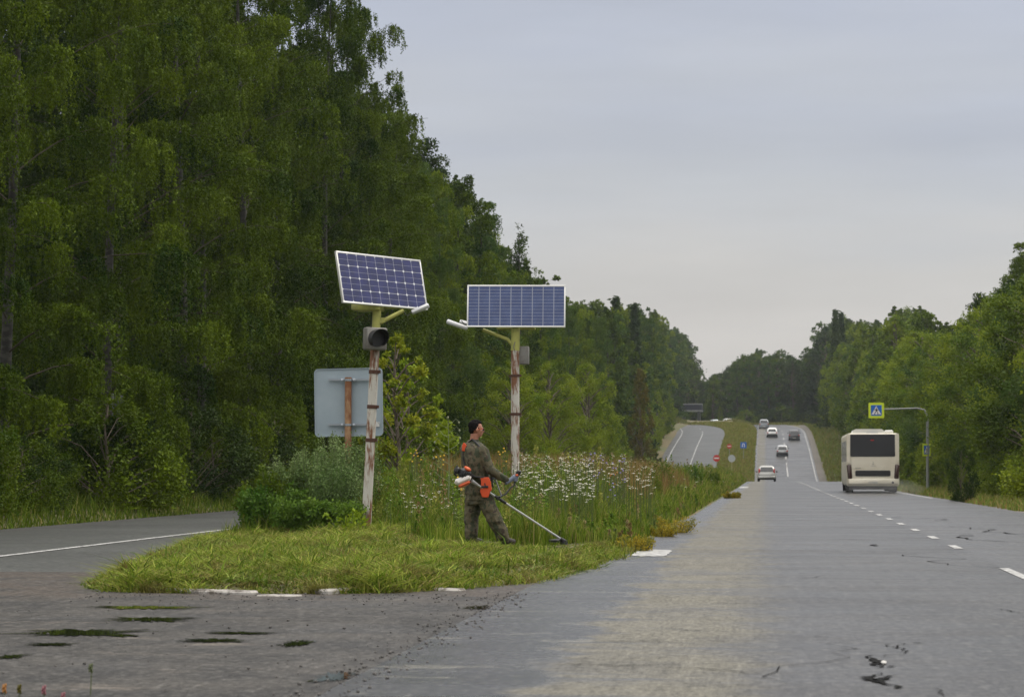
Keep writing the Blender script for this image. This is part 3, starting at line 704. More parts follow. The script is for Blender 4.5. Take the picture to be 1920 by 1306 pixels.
# left wood: front row
k=0; y=43.0; cnt=0
while y<500:
    x=-19.0+random.uniform(-.8,.8)+float(shiftL(y))*.3
    px,H=topH(x,y,SKL,random.uniform(.90,1.0)); H=min(H,21.5)
    pr=B_hi if y<135 else (B_mid if y<270 else B_lo)
    if cnt<60: lab='front row birch of the left wood, %s along the road from the camera'%ORD[cnt]
    else: lab='distant birch in the front row of the left wood beyond the solar panels'
    put_tree('birch_tree',pr[cnt%len(pr)],x,y,max(8,H),lab,'tree','front row birches of the left wood',random.uniform(.85,1.05),None if y<125 else (L_pale,L_aspen,None)[cnt%3])
    cnt+=1; y+=(5.8 if y<90 else 7.0 if y<180 else 10 if y<300 else 12)*random.uniform(.85,1.15)
for row,(x0,st) in enumerate(((-23.5,7.0),(-29,8),(-36,10))):
    y=40.0+row*8
    while y<510:
        x=x0+random.uniform(-1.2,1.2)+float(shiftL(y))*.8
        px,H=topH(x,y,SKL,random.uniform(.93,1.02)); H=min(H,22)
        pr=B_mid if y<220 else B_lo
        if px>-150 and H>6: put_tree('birch_tree',pr[random.randrange(3)],x,y,H,'birch crowded behind the front row of the left wood','tree','birches behind the front row of the left wood',1.2,L_dark if y<170 and random.random()<.85 else None)  # darker leaves on most near back-row birches paint in the shade between crowns
        y+=st*(1 if y<150 else 1.6)*random.uniform(.85,1.2)
# spiky tree tip against the sky and a few dark conifers
for (px,py,Y,lab) in ((982,425,165,'slender pointed tree rising above the left wood against the sky'),):
    p=P(px,700,Y); g=float(hz(p.x,Y)); put_tree('birch_tree',birch_meshes(77,18,1.3,34,9000,.15,low=.3,nper=12,rc0=.4),p.x,Y,P(px,py,Y).z-g,lab,'tree',None)
for (px,py,Y) in ((1155,560,300),(1190,572,330)):
    p=P(px,700,Y); put_tree('spruce_tree',SP[Y%2],p.x,Y,P(px,py,Y).z-float(hz(p.x,Y)),'dark pointed conifer above the far left wood, %s one'%('left' if px<1170 else 'right'),'tree','conifers of the far left wood',1.1)
# brighter small trees along the left road further on
y=150.0; i=0
while y<430:
    x=-16.4+random.uniform(-.4,.5); px,_=proj((x,y,2)); H=random.uniform(4.5,9.5)*(1 if y<330 else .9)
    put_tree('young_tree',(A_hi if y<200 else A_lo)[i%3],x,y,H,'bright green young tree at the foot of the left wood, %s going away'%ORD[i],'tree','young trees along the far carriageway',1.15,L_fresh if i%3 else None)
    i+=1; y+=random.uniform(9,14)
for (Y,H,px) in ((150,8,1030),(125,7,960),(175,9,1100)):
    p=P(px,800,Y); put_tree('young_tree',A_hi[i%3],p.x,Y,H,{150:'pale green willow-like tree right of the second panel post',125:'rounded bushy tree behind the second panel post',175:'light green rounded tree right of the meadow, before the far road'}[Y],'tree',None,1.1,L_fresh); i+=1
p=P(1200,650,260); put_tree('russet_tree',A_lo[1],p.x,260,13.5,'reddish brown tree among the green crowns of the left wood','tree',None,.6,L_red)
# shrubs under the left wood
i=0
for k in range(44):
    Y=41+k*2.6+random.uniform(-.8,.8); x=-16.6-random.uniform(0,1.2); H=random.uniform(1.5,3.2)
    if k<60: lab='leafy roadside shrub under the left wood, %s along the verge from the left'%ORD[k]
    else: lab='leafy shrub under the left wood behind the meadow'
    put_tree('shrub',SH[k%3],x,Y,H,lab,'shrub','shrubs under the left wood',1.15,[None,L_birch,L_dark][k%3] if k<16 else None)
# yellowing maple behind the signal post
p=P(742,800,58); put_tree('maple_tree',clump_meshes(51,5,1.15,40,7500,.095,low=.1,mleaf=L_yel,sq=.6),p.x,58,P(742,618,58).z-float(hz(p.x,58)),'yellowing young maple behind the leaning signal post','tree',None)
p=P(760,800,62); put_tree('maple_tree',clump_meshes(52,5,1.5,26,6000,.12,low=.05,mleaf=L_lime,sq=.6),p.x,62,4.2,'pale green young maple right of the yellowing one','tree',None)

# right wood
cnt=0; y=84.0
while y<480:
    x=13.8+random.uniform(-.8,.9); px,H=topH(x,y,SKR,random.uniform(.9,1.0)); 
    pr=A_hi if y<210 else A_lo
    if cnt<60: lab='bright broadleaf tree edging the right side of the road, %s from the camera'%ORD[cnt]
    else: lab='broadleaf tree along the right verge on the far slope'
    H=min(max(5,H),11.5 if y<170 else 14 if y<260 else 15)
    put_tree('broadleaf_tree',pr[cnt%3],x,y,H,lab,'tree','trees edging the right verge',random.uniform(.95,1.25),(L_fresh,L_birch,None,L_pale)[cnt%4])
    cnt+=1; y+=(6 if y<200 else 9)*random.uniform(.85,1.15)
for x0,st in ((17,8),(22,10),(28,14)):
    y=95.0
    while y<520:
        x=x0+random.uniform(-1.5,1.5); px,H=topH(x,y,SKR,random.uniform(.94,1.03))
        if px<2000:
            pr=(B_mid if y<230 else (B_lo if random.random()<.55 else A_lo)); 
            put_tree('birch_tree' if pr is not A_lo else 'broadleaf_tree',pr[random.randrange(3)],x,y,min(H,23),'tall tree in the depth of the right wood','tree','trees in the depth of the right wood',1.15,None)
        y+=st*(1 if y<200 else 1.35)*random.uniform(.85,1.2)
for (px,py,Y) in ((1567,583,430),(1578,588,440)):
    p=P(px,700,Y); put_tree('spruce_tree',SP[Y%2],p.x,Y,P(px,py,Y).z-float(hz(p.x,Y)),'dark conifer tip above the far right wood, %s of the pair'%('left' if px<1570 else 'right'),'tree','conifers of the far right wood',1.1)
i=0
for k in range(26):
    Y=70+k*7.5+random.uniform(-2,2); x=11.4+random.uniform(-.5,.8)
    lab='low bush on the right verge, %s from the camera'%ORD[k] if k<40 else 'low bush on the right verge beyond the bus'
    put_tree('shrub',(SH if Y<150 else SH_lo)[k%2],x,Y,random.uniform(1.8,4.0),lab,'shrub','bushes of the right verge',1.2,(L_fresh,L_aspen,None)[k%3])
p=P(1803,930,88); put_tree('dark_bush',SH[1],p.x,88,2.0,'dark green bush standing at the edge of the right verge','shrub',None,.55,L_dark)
# wood closing the road at the top of the hill
for k in range(76):
    row=k%3; px=1225+(k/76)*390+random.uniform(-6,6); Y=535+row*22+random.uniform(-6,6)+(45 if 1262<px<1332 else 0)
    p=P(px,700,Y); _,H=topH(p.x,Y,SKR,random.uniform(.9,1.02))
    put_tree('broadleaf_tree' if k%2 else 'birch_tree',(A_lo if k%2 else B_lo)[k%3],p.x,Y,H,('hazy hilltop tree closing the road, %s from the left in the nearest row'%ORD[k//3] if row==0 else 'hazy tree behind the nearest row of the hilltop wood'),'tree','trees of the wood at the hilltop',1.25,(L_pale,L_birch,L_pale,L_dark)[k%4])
p=P(1350,790,505); put_tree('young_tree',A_lo[2],p.x,505,4.2,'small yellow green tree on the hilltop between the two carriageways','tree',None,.7)
for k in range(14):
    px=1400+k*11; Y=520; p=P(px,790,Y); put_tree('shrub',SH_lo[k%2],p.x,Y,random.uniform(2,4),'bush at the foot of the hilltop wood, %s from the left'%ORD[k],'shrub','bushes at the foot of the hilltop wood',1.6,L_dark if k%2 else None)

# ------------------------------------------------------------------ herbs of the median
def herb(name,x,y,H,W,ns,nl,L,lm,label,cat='plant',group=None,spread=.5,seed=0,flower=None,fcol=None,stemm=None):
    r2=np.random.default_rng(seed+100); root=empty(name,(x,y,float(hz(x,y))-.02)); tag(root,label,cat,group)
    st=MB(); pts=[]
    for i in range(ns):
        a=r2.random()*6.28; q=W*.35*r2.random()**.5; h=H*(.6+.4*r2.random()); b=np.array([math.cos(a)*q,math.sin(a)*q,0]); tdir=np.array([math.cos(a)*spread*W*.5,math.sin(a)*spread*W*.5,h])*1.0
        st.tube([b,b+tdir*.5+r2.normal(size=3)*.01,b+tdir],[.006,.005,.003],4,cap=False)
        s_=r2.random(max(1,nl//ns))[:,None]; s_=.08+.92*s_**.8
        pts.append(b+tdir*s_+r2.normal(size=(len(s_),3))*W*(.10*(1.25-s_)+.015)); 
        if flower: flower_pts.append(b+tdir) if False else None
    st.build('stem',stemm or M_twig,root)
    V,Q=leaves(np.concatenate(pts),L,L*.45,-.3,seed); obj('foliage',np_mesh('foliage',V,Q,mat=lm),root)
    return root,r2
def flower_heads(root,r2,n,H,W,rad,col_m,flat=.4,name='flower'):
    sm=MB()
    for i in range(n):
        mb=MB(); a=r2.random()*6.28; q=W*.5*r2.random()**.5; z=H*(.72+.3*r2.random())
        c=Vector((math.cos(a)*q,math.sin(a)*q,z))
        for j in range(7):
            t=j/7*6.28; mb.ell(c+Vector((math.cos(t)*rad*.6,math.sin(t)*rad*.6,0)),(rad*.42,rad*.42,rad*flat),6,4)
        mb.ell(c,(rad*.4,rad*.4,rad*flat*1.3),6,4); sm.tube([c-Vector((c.x*.3,c.y*.3,H*.35)),c],[.004,.003],4)
        mb.build(name,col_m,root)
    sm.build('flower_stalk',M_twig,root)
M_yf=mat('yellow_petals',(.62,.40,.03),.6); M_vf=mat('violet_petals',(.28,.24,.52),.6); M_of=mat('orange_petals',(.38,.16,.03),.7); M_pf=mat('pink_petals',(.26,.09,.11),.7); M_wf=mat('cream_petals',(.6,.58,.48),.6)
def at(px,Y): return P(px,900,Y).x
for i,(px,Y,H,W) in enumerate(((602,40.2,1.42,1.05),(655,41,1.6,1.1),(566,41.2,1.25,1.1),(634,39.2,1.1,.9))):
    herb('mugwort',at(px,Y),Y,H,W,70,9500,.048,L_mug,['tall grey green mugwort left of the leaning post','grey green mugwort right in front of the sign board post','lower mugwort at the left side of the clump','mugwort in the middle foreground of the clump'][i],'plant','mugwort plants around the sign board',.35,i)
for i,(px,Y,H,W,lm) in enumerate(((522,39.6,.80,1.0,L_bush),(592,38.8,.55,1.0,L_bush),(545,40.4,1.15,.8,L_shrub),(636,38.3,.50,.7,L_bush),(500,40.8,.9,.8,L_shrub))):
    herb('nettle_clump',at(px,Y),Y,H,W,60,7000,.07,lm,['dark green leafy clump at the left end of the uncut plants','dark green clump before the mugwort','brighter upright clump behind the dark one','dark clump just left of the leaning post','pale clump overhanging the left road'][i],'plant','leafy clumps left of the leaning post',.7,10+i)
herb('lime_sapling',at(652,37.4),37.4,.42,.5,9,150,.10,L_lime,'yellow green big leaved seedling at the foot of the leaning post','plant',None,.9,20)
for i,(px,Y,H) in enumerate(((1186,34.8,.30),(1268,44.5,.36),(1240,42,.26),(1372,95,.32))):
    herb('yellow_weed',at(px,Y),Y,H,H*1.5,40,2600,.035 if i<3 else .06,L_org,['yellow orange weed nearest the white paint patch','second yellow weed along the asphalt edge','small yellowing weed between the two larger ones','farthest yellow weed near the silver car'][i],'plant','yellow weeds on the asphalt edge',.8,30+i)
for i,(px,Y,H) in enumerate(((1215,60,.95),(1300,95,1.1),(1330,110,.9),(1232,66,1.05),(900,43,.7))):
    herb('tall_weed',at(px,Y),Y,H,.8 if i else .6,40,3000,.07 if i else .05,L_shrub if i!=1 else L_bush,['grey green tall weed in the middle of the flower meadow','rounded dark green bush in the meadow before the far road','bushy weed behind the rounded green bush','tall weed right of the white flowers','green weed clump just behind the worker'][i],'plant','taller weeds of the meadow',.4,40+i)
for i,(px,py,Y) in enumerate(((1108,843,48),(1130,851,50),(1155,862,49),(1170,857,52),(1120,882,44),(1165,878,45),(1150,905,42),(1095,860,55))):
    x=at(px,Y); z=P(px,py,Y).z-float(hz(x,Y)); r_,q=herb('chicory',x,Y,max(.5,z*.95),.22,5,60,.04,L_mug,'thin weed with pale violet flower heads in the meadow, %s from the left'%ORD[sorted((1108,1130,1155,1170,1120,1165,1150,1095)).index(px)],'flower','violet flowered weeds in the meadow',.5,60+i); flower_heads(r_,q,5,max(.4,z),.22,.017,M_vf,.6)
for i,(px,py,Y,lab) in enumerate(((780,836,44,'yellow flowered stalk left of the worker'),(822,845,43,'low yellow flowers between post and worker'),(944,838,42,'yellow flower spike between worker and second panel post'),(1150,880,46,'orange yellow flower head in the meadow'),(862,890,37,'yellow flowers beside the brush cutter engine'))):
    x=at(px,Y); z=max(.4,P(px,py,Y).z-float(hz(x,Y))); r_,q=herb('yellow_flower',x,Y,z*.95,.25,6,90,.045,L_shrub,lab,'flower','yellow flowering stalks',.5,80+i); flower_heads(r_,q,7,z,.22,.016,M_yf if i!=3 else M_of,.8)
# tall seed-head stalk left of the worker
x=at(840,40); root=empty('thistle_stalk',(x,40,float(hz(x,40)))); tag(root,'tall branching stalk with drooping seed heads left of the worker','plant')
H=P(838,782,40).z-float(hz(x,40)); mb=MB(); mb.tube([(0,0,0),(.02,0,H*.5),(0,0,H)],[.012,.009,.004],6)
tips=[]
for k in range(14):
    t=.42+.56*k/14; s_=1 if k%2 else -1; L_=.24*(1.25-t)+.05
    a=Vector((0,0,H*t)); b=a+Vector((s_*L_,(.1*math.sin(k*2)),L_*.75)); c=b+Vector((s_*.05,0,-.07)); mb.tube([a,(a+b)/2+Vector((s_*.02,0,-.01)),b,c],[.005,.004,.003,.003],5); tips.append(c)
mb.build('stem',mat('pale_stem',(.16,.19,.09),.7),root)
mb=MB(); 
for c in tips+[Vector((0,0,H))]: mb.ell(c,(.016,.016,.022),6,5)
mb.build('seed_heads',mat('seed_head',(.24,.26,.15),.8),root)
# reddish plants poking in at the lower left corner
for i,(px,py,Y) in enumerate(((8,1283,12.6),(36,1284,12.6),(82,1286,12.7),(118,1299,12.5),(170,1245,12.8))):
    p=P(px,py,Y); root=empty('clover',(p.x,p.y,0)); tag(root,['reddish seed stalk at the lower left corner of the photo','second russet seed stalk from the lower left corner','pink topped clover stalk in the foreground','tiny pink clover nearest the bottom edge','thin green grass stalk in the foreground'][i],'plant','stalks at the very front of the picture')
    hgt=max(.03,p.z); mb=MB(); mb.tube([(0,0,0),(.004,0,hgt*.6),(0,0,hgt)],[.004,.003,.002],5); mb.build('stem',M_twig,root)
    mb=MB()
    for j in range(9): 
        a=j*2.4; mb.ell((.008*math.cos(a),.008*math.sin(a),hgt-.006*j*.8),(.006,.006,.009),5,4)
    mb.build('flower_head',[M_of,L_red,M_pf,M_pf,M_twig][i],root)

# ------------------------------------------------------------------ street furniture
M_rust=mat('rusty_white_paint',(.48,.46,.41),.65,noise=(3.6,(.17,.07,.03),.47,.58,(2.6,2.6,.55)),bump=.25)
M_rust2=mat('rust_brown',(.19,.075,.03),.8,noise=(6,(.38,.24,.13),.45,.65,(1,1,.5)),bump=.4)
M_band=mat('rust_band',(.07,.03,.018),.8)
M_lime=mat('yellow_green_paint',(.37,.37,.09),.6,noise=(7,(.20,.20,.07),.5,.75))
M_alu=mat('aluminium_frame',(.62,.62,.60),.35,.25)
M_grey=mat('weathered_grey',(.17,.165,.15),.6,noise=(8,(.11,.09,.07),.45,.7))
M_black=mat('black_plastic',(.012,.012,.013),.4)
M_white=mat('white_lamp_housing',(.55,.56,.57),.45)
M_signback=mat('sign_back_zinc',(.31,.37,.41),.55,noise=(1.3,(.25,.31,.35),.35,.7))
M_zinc=mat('zinc_steel',(.30,.33,.36),.45,.4)
def cell_mat(name,nx,ny,W,H,c1,c2,diamond,bus,lw=.03):
    m=bpy.data.materials.new(name); m.use_nodes=True; t=m.node_tree; g=NG(t); b=t.nodes['Principled BSDF']
    tc_=N(t,'ShaderNodeTexCoord'); sp=N(t,'ShaderNodeSeparateXYZ'); t.links.new(tc_.outputs['Object'],sp.inputs[0])
    u=g.m('MULTIPLY',g.m('ADD',sp.outputs[0],W/2),nx/W); v=g.m('MULTIPLY',g.m('ADD',sp.outputs[2],H/2),ny/H)
    fu=g.m('ABSOLUTE',g.m('SUBTRACT',g.m('FRACT',u),.5)); fv=g.m('ABSOLUTE',g.m('SUBTRACT',g.m('FRACT',v),.5))
    line=g.m('MAXIMUM',g.m('GREATER_THAN',fu,.5-lw),g.m('GREATER_THAN',fv,.5-lw))
    fb=g.m('ABSOLUTE',g.m('SUBTRACT',g.m('FRACT',g.m('MULTIPLY',v,bus)),.5)); bl=g.m('GREATER_THAN',fb,.5-lw*bus*.55)
    n=g.noise(tc_.outputs['Object'],5,3,.6); base=g.mix(g.ss(n,.35,.65),c1,c2)
    base=g.mix(g.m('MULTIPLY',bl,.55),base,(.40,.42,.46)); base=g.mix(g.m('MULTIPLY',line,.45) if not diamond else g.m('MAXIMUM',g.m('MULTIPLY',line,.38),g.m('GREATER_THAN',g.m('ADD',fu,fv),.88)),base,(.50,.51,.53) if not diamond else (.62,.63,.66))
    t.links.new(base,b.inputs['Base Color']); b.inputs['Roughness'].default_value=.28; b.inputs['Coat Weight'].default_value=.12; b.inputs['Coat Roughness'].default_value=.08
    return m
def solar_panel(parent,W,H,theta,beta,center,roll,m_cells,th=.045):
    fr=Matrix.Translation(center)@Matrix.Rotation(roll,4,'Y')@Matrix.Rotation(theta,4,'Z')@Matrix.Rotation(-(R(90)-beta),4,'X')
    root=empty('solar_panel'); root.parent=parent; root.matrix_local=fr
    # local: x width, z height, front faces -y
    mb=MB(); f=.028
    mb.box((0,0,H/2+f/2),(W+2*f,th,f),0,None,.003); mb.box((0,0,-H/2-f/2),(W+2*f,th,f),0,None,.003)
    for s_ in (-1,1): mb.box((s_*(W/2+f/2),0,0),(f,th-.002,H-.001),0,None,.003)
    mb.build('frame',M_alu,root)
    mb=MB(); mb.box((0,-th/2+.012,0),(W,.012,H)); mb.build('cell_sheet',m_cells,root,smooth=False)
    mb=MB(); mb.box((0,.0,0),(W,.006,H)); 
    for s_ in (-1,1): mb.box((0,th/2+.015,s_*H*.25),(W*.9,.03,.04))
    mb.build('back_rail',M_zinc,root,smooth=False)
    return root
def led_bars(parent,pts,r=.035):
    for a,b,w_ in pts:
        a=Vector(a);b=Vector(b); mb=MB(); mb.tube([a,a*.97+b*.03,b*.97+a*.03,b],[r*1.1,r*1.5,r*1.5,r*1.1],8,flat=.75); mb.build('lamp',M_white,parent)
# leaning signal post
Yp=38.3; base=P(685,1010,Yp); top=P(703,640,Yp); base.z=float(hz(base.x,Yp))-.05
root=empty('signal_post',base); tag(root,'leaning rusty white post with a tilted solar panel and one round signal lamp','signal post','solar panel posts on the median')
def lp(px,py,dy=0): return P(px,py,Yp+dy)-base
pb=lp(686,1012); pb.z=0; mb=MB(); ax=lp(703,655)
mb.tube([pb,pb.lerp(ax,.5),ax],[.080,.077,.073],16); mb.build('pole',M_rust,root)
for py in (829,765,698):
    t=(1010-py)/(1010-655); c=pb.lerp(ax,t); d=(ax-pb).normalized(); mb=MB(); mb.tube([c-d*.03,c+d*.03],.084,16); mb.box(c+Vector((.088,-.02,0)),(.05,.04,.05)); mb.build('band',M_band,root)
mb=MB(); yt=lp(707,580); mb.tube([ax-Vector((0,0,.02)),yt],[.070,.070],14); mb.build('upper_pole',M_lime,root)
c=lp(700,633,-.02); M_vis=mat('visor_black',(.010,.010,.011),.55)
sg=empty('traffic_light'); sg.parent=root; sg.matrix_local=Matrix.Translation(lp(703,635,-.16))@Matrix.Rotation(R(28),4,'Z')@Matrix.Rotation(R(2),4,'Y')
mb=MB(); mb.box((0,0,0),(.36,.18,.36),0,None,.02); mb.build('housing',M_grey,sg)
mb=MB(); mb.tube([(0.0,-.09,0),(0.0,-.105,0)],.135,20); mb.build('lens',M_black,sg)
# visor: open hood
mb=MB(); n=22; vs=[];
for k in range(n+1):
    a=R(-50)+R(280)*k/n; x_,z_=math.cos(a)*.145,math.sin(a)*.145; dep=.27 if True else 0
    dd=.10+.17*(.5+.5*math.sin(a)); vs+=[(x_,-.09,z_),(x_*1.0,-.09-dd,z_),(x_*.93,-.09-dd,z_*.93),(x_*.93,-.09,z_*.93)]
fs=[]
for k in range(n):
    for j in range(4): fs.append((4*k+j,4*k+(j+1)%4,4*k+4+(j+1)%4,4*k+4+j))
mb.add(vs,fs); mb.build('visor',M_vis,sg)
M_c1=cell_mat('mono_cells',9,4,1.84,.80,(.010,.014,.075),(.016,.021,.115),True,2,.022)
ctr=lp(716,527,0); solar_panel(root,1.84,.80,R(53),R(76),ctr,R(1.5),M_c1)
mb=MB(); mb.box(lp(690,577,.1),(.46,.55,.10),0,None,.01); mb.box(lp(722,576,.45),(.5,.3,.05),0,None,.01); mb.build('battery_bracket',M_lime,root)
mb=MB(); a=lp(712,605); b=lp(757,582,.1); mb.tube([a,b],[.038,.034],10); mb.box(lp(716,600),(.10,.06,.08)); mb.build('lamp_arm',M_lime,root)
led_bars(root,[(lp(772,586,.15),lp(804,572,.2),0),(lp(778,583,.3),lp(798,577,.3),0)],.036)
mb=MB(); mb.tube([lp(668,577),lp(671,592,-.1),lp(680,588,-.1),lp(688,605)],.006,6); mb.tube([lp(757,585),lp(764,592,0),lp(772,584)],.007,6); mb.build('cable',M_black,root)

# straight post with face-on panel
Yq=45.0; b2=P(966,1000,Yq); b2.z=float(hz(b2.x,Yq))-.05
root=empty('panel_post',b2); tag(root,'upright rusty white post behind the worker carrying a face on solar panel','signal post','solar panel posts on the median')
def lq(px,py,dy=0): return P(px,py,Yq+dy)-b2
tp=lq(966,655); mb=MB(); mb.tube([(0,0,0),tp*.5,tp],[.082,.080,.078],16); mb.build('pole',M_rust,root)
for py in (704,776): c=lq(966,py); c.x=tp.x*c.z/tp.z; mb=MB(); mb.tube([c-Vector((0,0,.025)),c+Vector((0,0,.025))],.088,14); mb.box(c+Vector((.095,-.02,0)),(.05,.04,.04)); mb.box(c+Vector((-.095,-.02,0)),(.04,.04,.03)); mb.build('band',M_band,root)
mb=MB(); mb.tube([tp-Vector((0,0,.02)),lq(967,612)],[.083,.083],14); mb.build('upper_pole',M_lime,root)
M_c2=cell_mat('poly_cells',9,12,1.82,.76,(.028,.050,.150),(.040,.068,.185),False,1,.04)
solar_panel(root,1.80,.76,R(4),R(80),lq(968,574,-.1),R(.3),M_c2)
mb=MB(); mb.box(lq(968,616,.15),(.72,.3,.03),0,None,.006); mb.build('mounting_plate',M_lime,root)
mb=MB(); mb.tube([lq(962,648),lq(952,636),lq(905,618)],[.036,.036,.034],10); mb.build('lamp_arm',M_lime,root)
led_bars(root,[(lq(838,602),lq(876,616),0),(lq(862,603,.2),lq(880,608,.2),0)],.040)
mb=MB(); mb.box(lq(980,666,.12),(.24,.16,.34),0,None,.012); mb.tube([lq(966,640,-.09),lq(963,650,-.09),lq(966,660,-.09)],.008,6); mb.build('control_box',M_grey,root)
mb=MB(); mb.tube([lq(865,600,.1),lq(870,607,.1),lq(880,612,.1)],.008,6); mb.build('cable',M_black,root)

# big sign seen from behind
Ys=43.5; c0=P(654,754,Ys); gx=c0.x; gz=float(hz(gx,Ys)); root=empty('road_sign',(gx,Ys,gz)); tag(root,'large square road sign seen from its blank grey back on a rusty post','road sign')
def ls(px,py,dy=0): return P(px,py,Ys+dy)-Vector((gx,Ys,gz))
def rrect(w_,h_,r_,n=6):
    o=[]
    for cx,cy,a0 in ((w_/2-r_,h_/2-r_,0),(-w_/2+r_,h_/2-r_,90),(-w_/2+r_,-h_/2+r_,180),(w_/2-r_,-h_/2+r_,270)):
        for k in range(n+1): a=R(a0+90*k/n); o.append((cx+r_*math.cos(a),cy+r_*math.sin(a)))
    return o
W_=(ls(718,750)-ls(590,750)).x; Mx=Matrix.Translation(ls(654,754,.06))@Matrix.Rotation(R(-1),4,'Y')@Matrix.Rotation(R(90),4,'X')
mb=MB(); mb.prism(rrect(W_,W_*.985,.08),.012,0,Mx)
mb.build('board',M_signback,root)
mb=MB(); o=rrect(W_,W_*.985,.08); o2=rrect(W_-.03,W_*.985-.03,.07)
n=len(o); mb.add([(x,y,-.0) for x,y in o]+[(x,y,-.0) for x,y in o2]+[(x,y,.028) for x,y in o]+[(x,y,.028) for x,y in o2],[f for i in range(n) for f in ((i,(i+1)%n,(i+1)%n+2*n,i+2*n),(i+n,i+3*n,(i+1)%n+3*n,(i+1)%n+n),(i+2*n,(i+1)%n+2*n,(i+1)%n+3*n,i+3*n))],0,Mx); mb.build('rim',M_signback,root)
mb=MB(); pt=ls(653,707,-.03); mb.tube([(pt.x,pt.y,-.1),(pt.x,pt.y,pt.z)],.062,14); mb.build('post',M_rust2,root)
for py in (712,796):
    mb=MB(); a=ls(616,py,.005); b=ls(706 if py<750 else 702,py-1,.005); mb.box((a+b)/2,((b-a).x,.03,.032)); mb.build('crossbar',M_zinc,root,smooth=False)
    mb=MB(); q=ls(653,py,-.03); mb.tube([q-Vector((0,0,.02)),q+Vector((0,0,.02))],.070,14)
    for s_ in (-1,1): mb.box(q+Vector((s_*.11,-.0,0)),(.06,.05,.05),0,None,.008)
    mb.build('clip',M_zinc,root)
mb=MB(); mb.box(ls(708,795,.028),(.07,.004,.09)); mb.build('sticker',mat('sticker_pale',(.55,.55,.53),.6,noise=(30,(.3,.3,.3),.5,.6)),root,smooth=False)

# small sign on the verge in the left wood
Yv=61; c0=P(211,770,Yv); root=empty('roadside_sign',(c0.x,Yv,float(hz(c0.x,Yv)))); tag(root,'thin post with a small dark grey sign back in front of the left wood','road sign')
g_=Vector((c0.x,Yv,float(hz(c0.x,Yv)))); mb=MB(); mb.tube([(0,0,-.1),(0,0,P(211,737,Yv).z-g_.z)],.028,10); mb.build('post',mat('dull_post',(.12,.13,.13),.6),root)
mb=MB(); mb.box(P(221,756,Yv)-g_+Vector((0,.05,0)),(.22,.015,.42),0,None,.004); mb.build('board',mat('dull_board',(.06,.065,.06),.6),root)

# ------------------------------------------------------------------ far signs
M_bord=mat('sign_yellow_green',(.62,.74,.02),.5); M_blue=mat('sign_blue',(.01,.12,.50),.5); M_wh=mat('sign_white',(.75,.75,.75),.5); M_redp=mat('sign_red',(.50,.02,.015),.5); M_post=mat('pole_grey',(.22,.23,.22),.6)
def crossing_sign(parent,ctr,s_,th=0,flip=1):
    h=empty('crossing_sign'); h.parent=parent; h.matrix_local=Matrix.Translation(ctr)@Matrix.Rotation(th,4,'Z')
    def pl(mb,poly,d0,d1): mb.prism([(x*s_,y*s_) for x,y in poly],(d1-d0),0,Matrix.Translation((0,-d0,0))@Matrix.Rotation(R(90),4,'X'))
    mb=MB(); pl(mb,rrect(1.0,1.0,.06),0,.02); mb.build('border',M_bord,h)
    mb=MB(); pl(mb,rrect(.70,.70,.04),.020,.028); mb.build('blue_field',M_blue,h)
    mb=MB(); pl(mb,[(-.31,-.27),(.31,-.27),(0,.29)],.028,.034); mb.build('white_triangle',M_wh,h)
    mb=MB()
    pl(mb,[(.035*math.cos(a)+.01,.035*math.sin(a)+.155) for a in np.linspace(0,6.28,11)[:-1]],.034,.038)
    pl(mb,[(-.05,.10),(.05,.10),(.06,-.05),(-.04,-.05)],.034,.038)
    pl(mb,[(-.04,-.055),(.01,-.055),(-.10,-.25),(-.15,-.25)],.034,.038); pl(mb,[(.012,-.055),(.06,-.055),(.15,-.25),(.10,-.25)],.034,.038)
    pl(mb,[(.055,.09),(.14,-.0),(.12,-.02),(.055,.04)],.034,.038); pl(mb,[(-.055,.09),(-.13,.0),(-.11,-.02),(-.055,.05)],.034,.038)
    for q in (-.23,-.09,.06,.2): pl(mb,[(q-.02,-.262),(q+.04,-.262),(q+.03,-.235),(q-.01,-.235)],.0385,.040)
    mb.build('walker',M_black,h)
Yc=145; b0=P(1739,900,Yc); gz=float(hz(b0.x,Yc)); root=empty('crossing_mast',(b0.x,Yc,gz)); tag(root,'grey mast with long arm holding a pedestrian crossing sign right of the bus','road sign')
O=Vector((b0.x,Yc,gz)); def_=lambda px,py,dy=0:P(px,py,Yc+dy)-O
mb=MB(); mb.tube([(0,0,-.2),def_(1739,800),def_(1739,778),def_(1733,768),def_(1720,765),def_(1658,767)],[.09,.075,.065,.055,.05,.045],12); mb.build('mast',M_post,root)
crossing_sign(root,def_(1643,769,-.05),.92,R(0))
mb=MB(); mb.box(def_(1651,767,.03),(.5,.05,.05)); mb.build('bracket',M_post,root)
crossing_sign(root,def_(1737,843,-.12),.74,R(48))
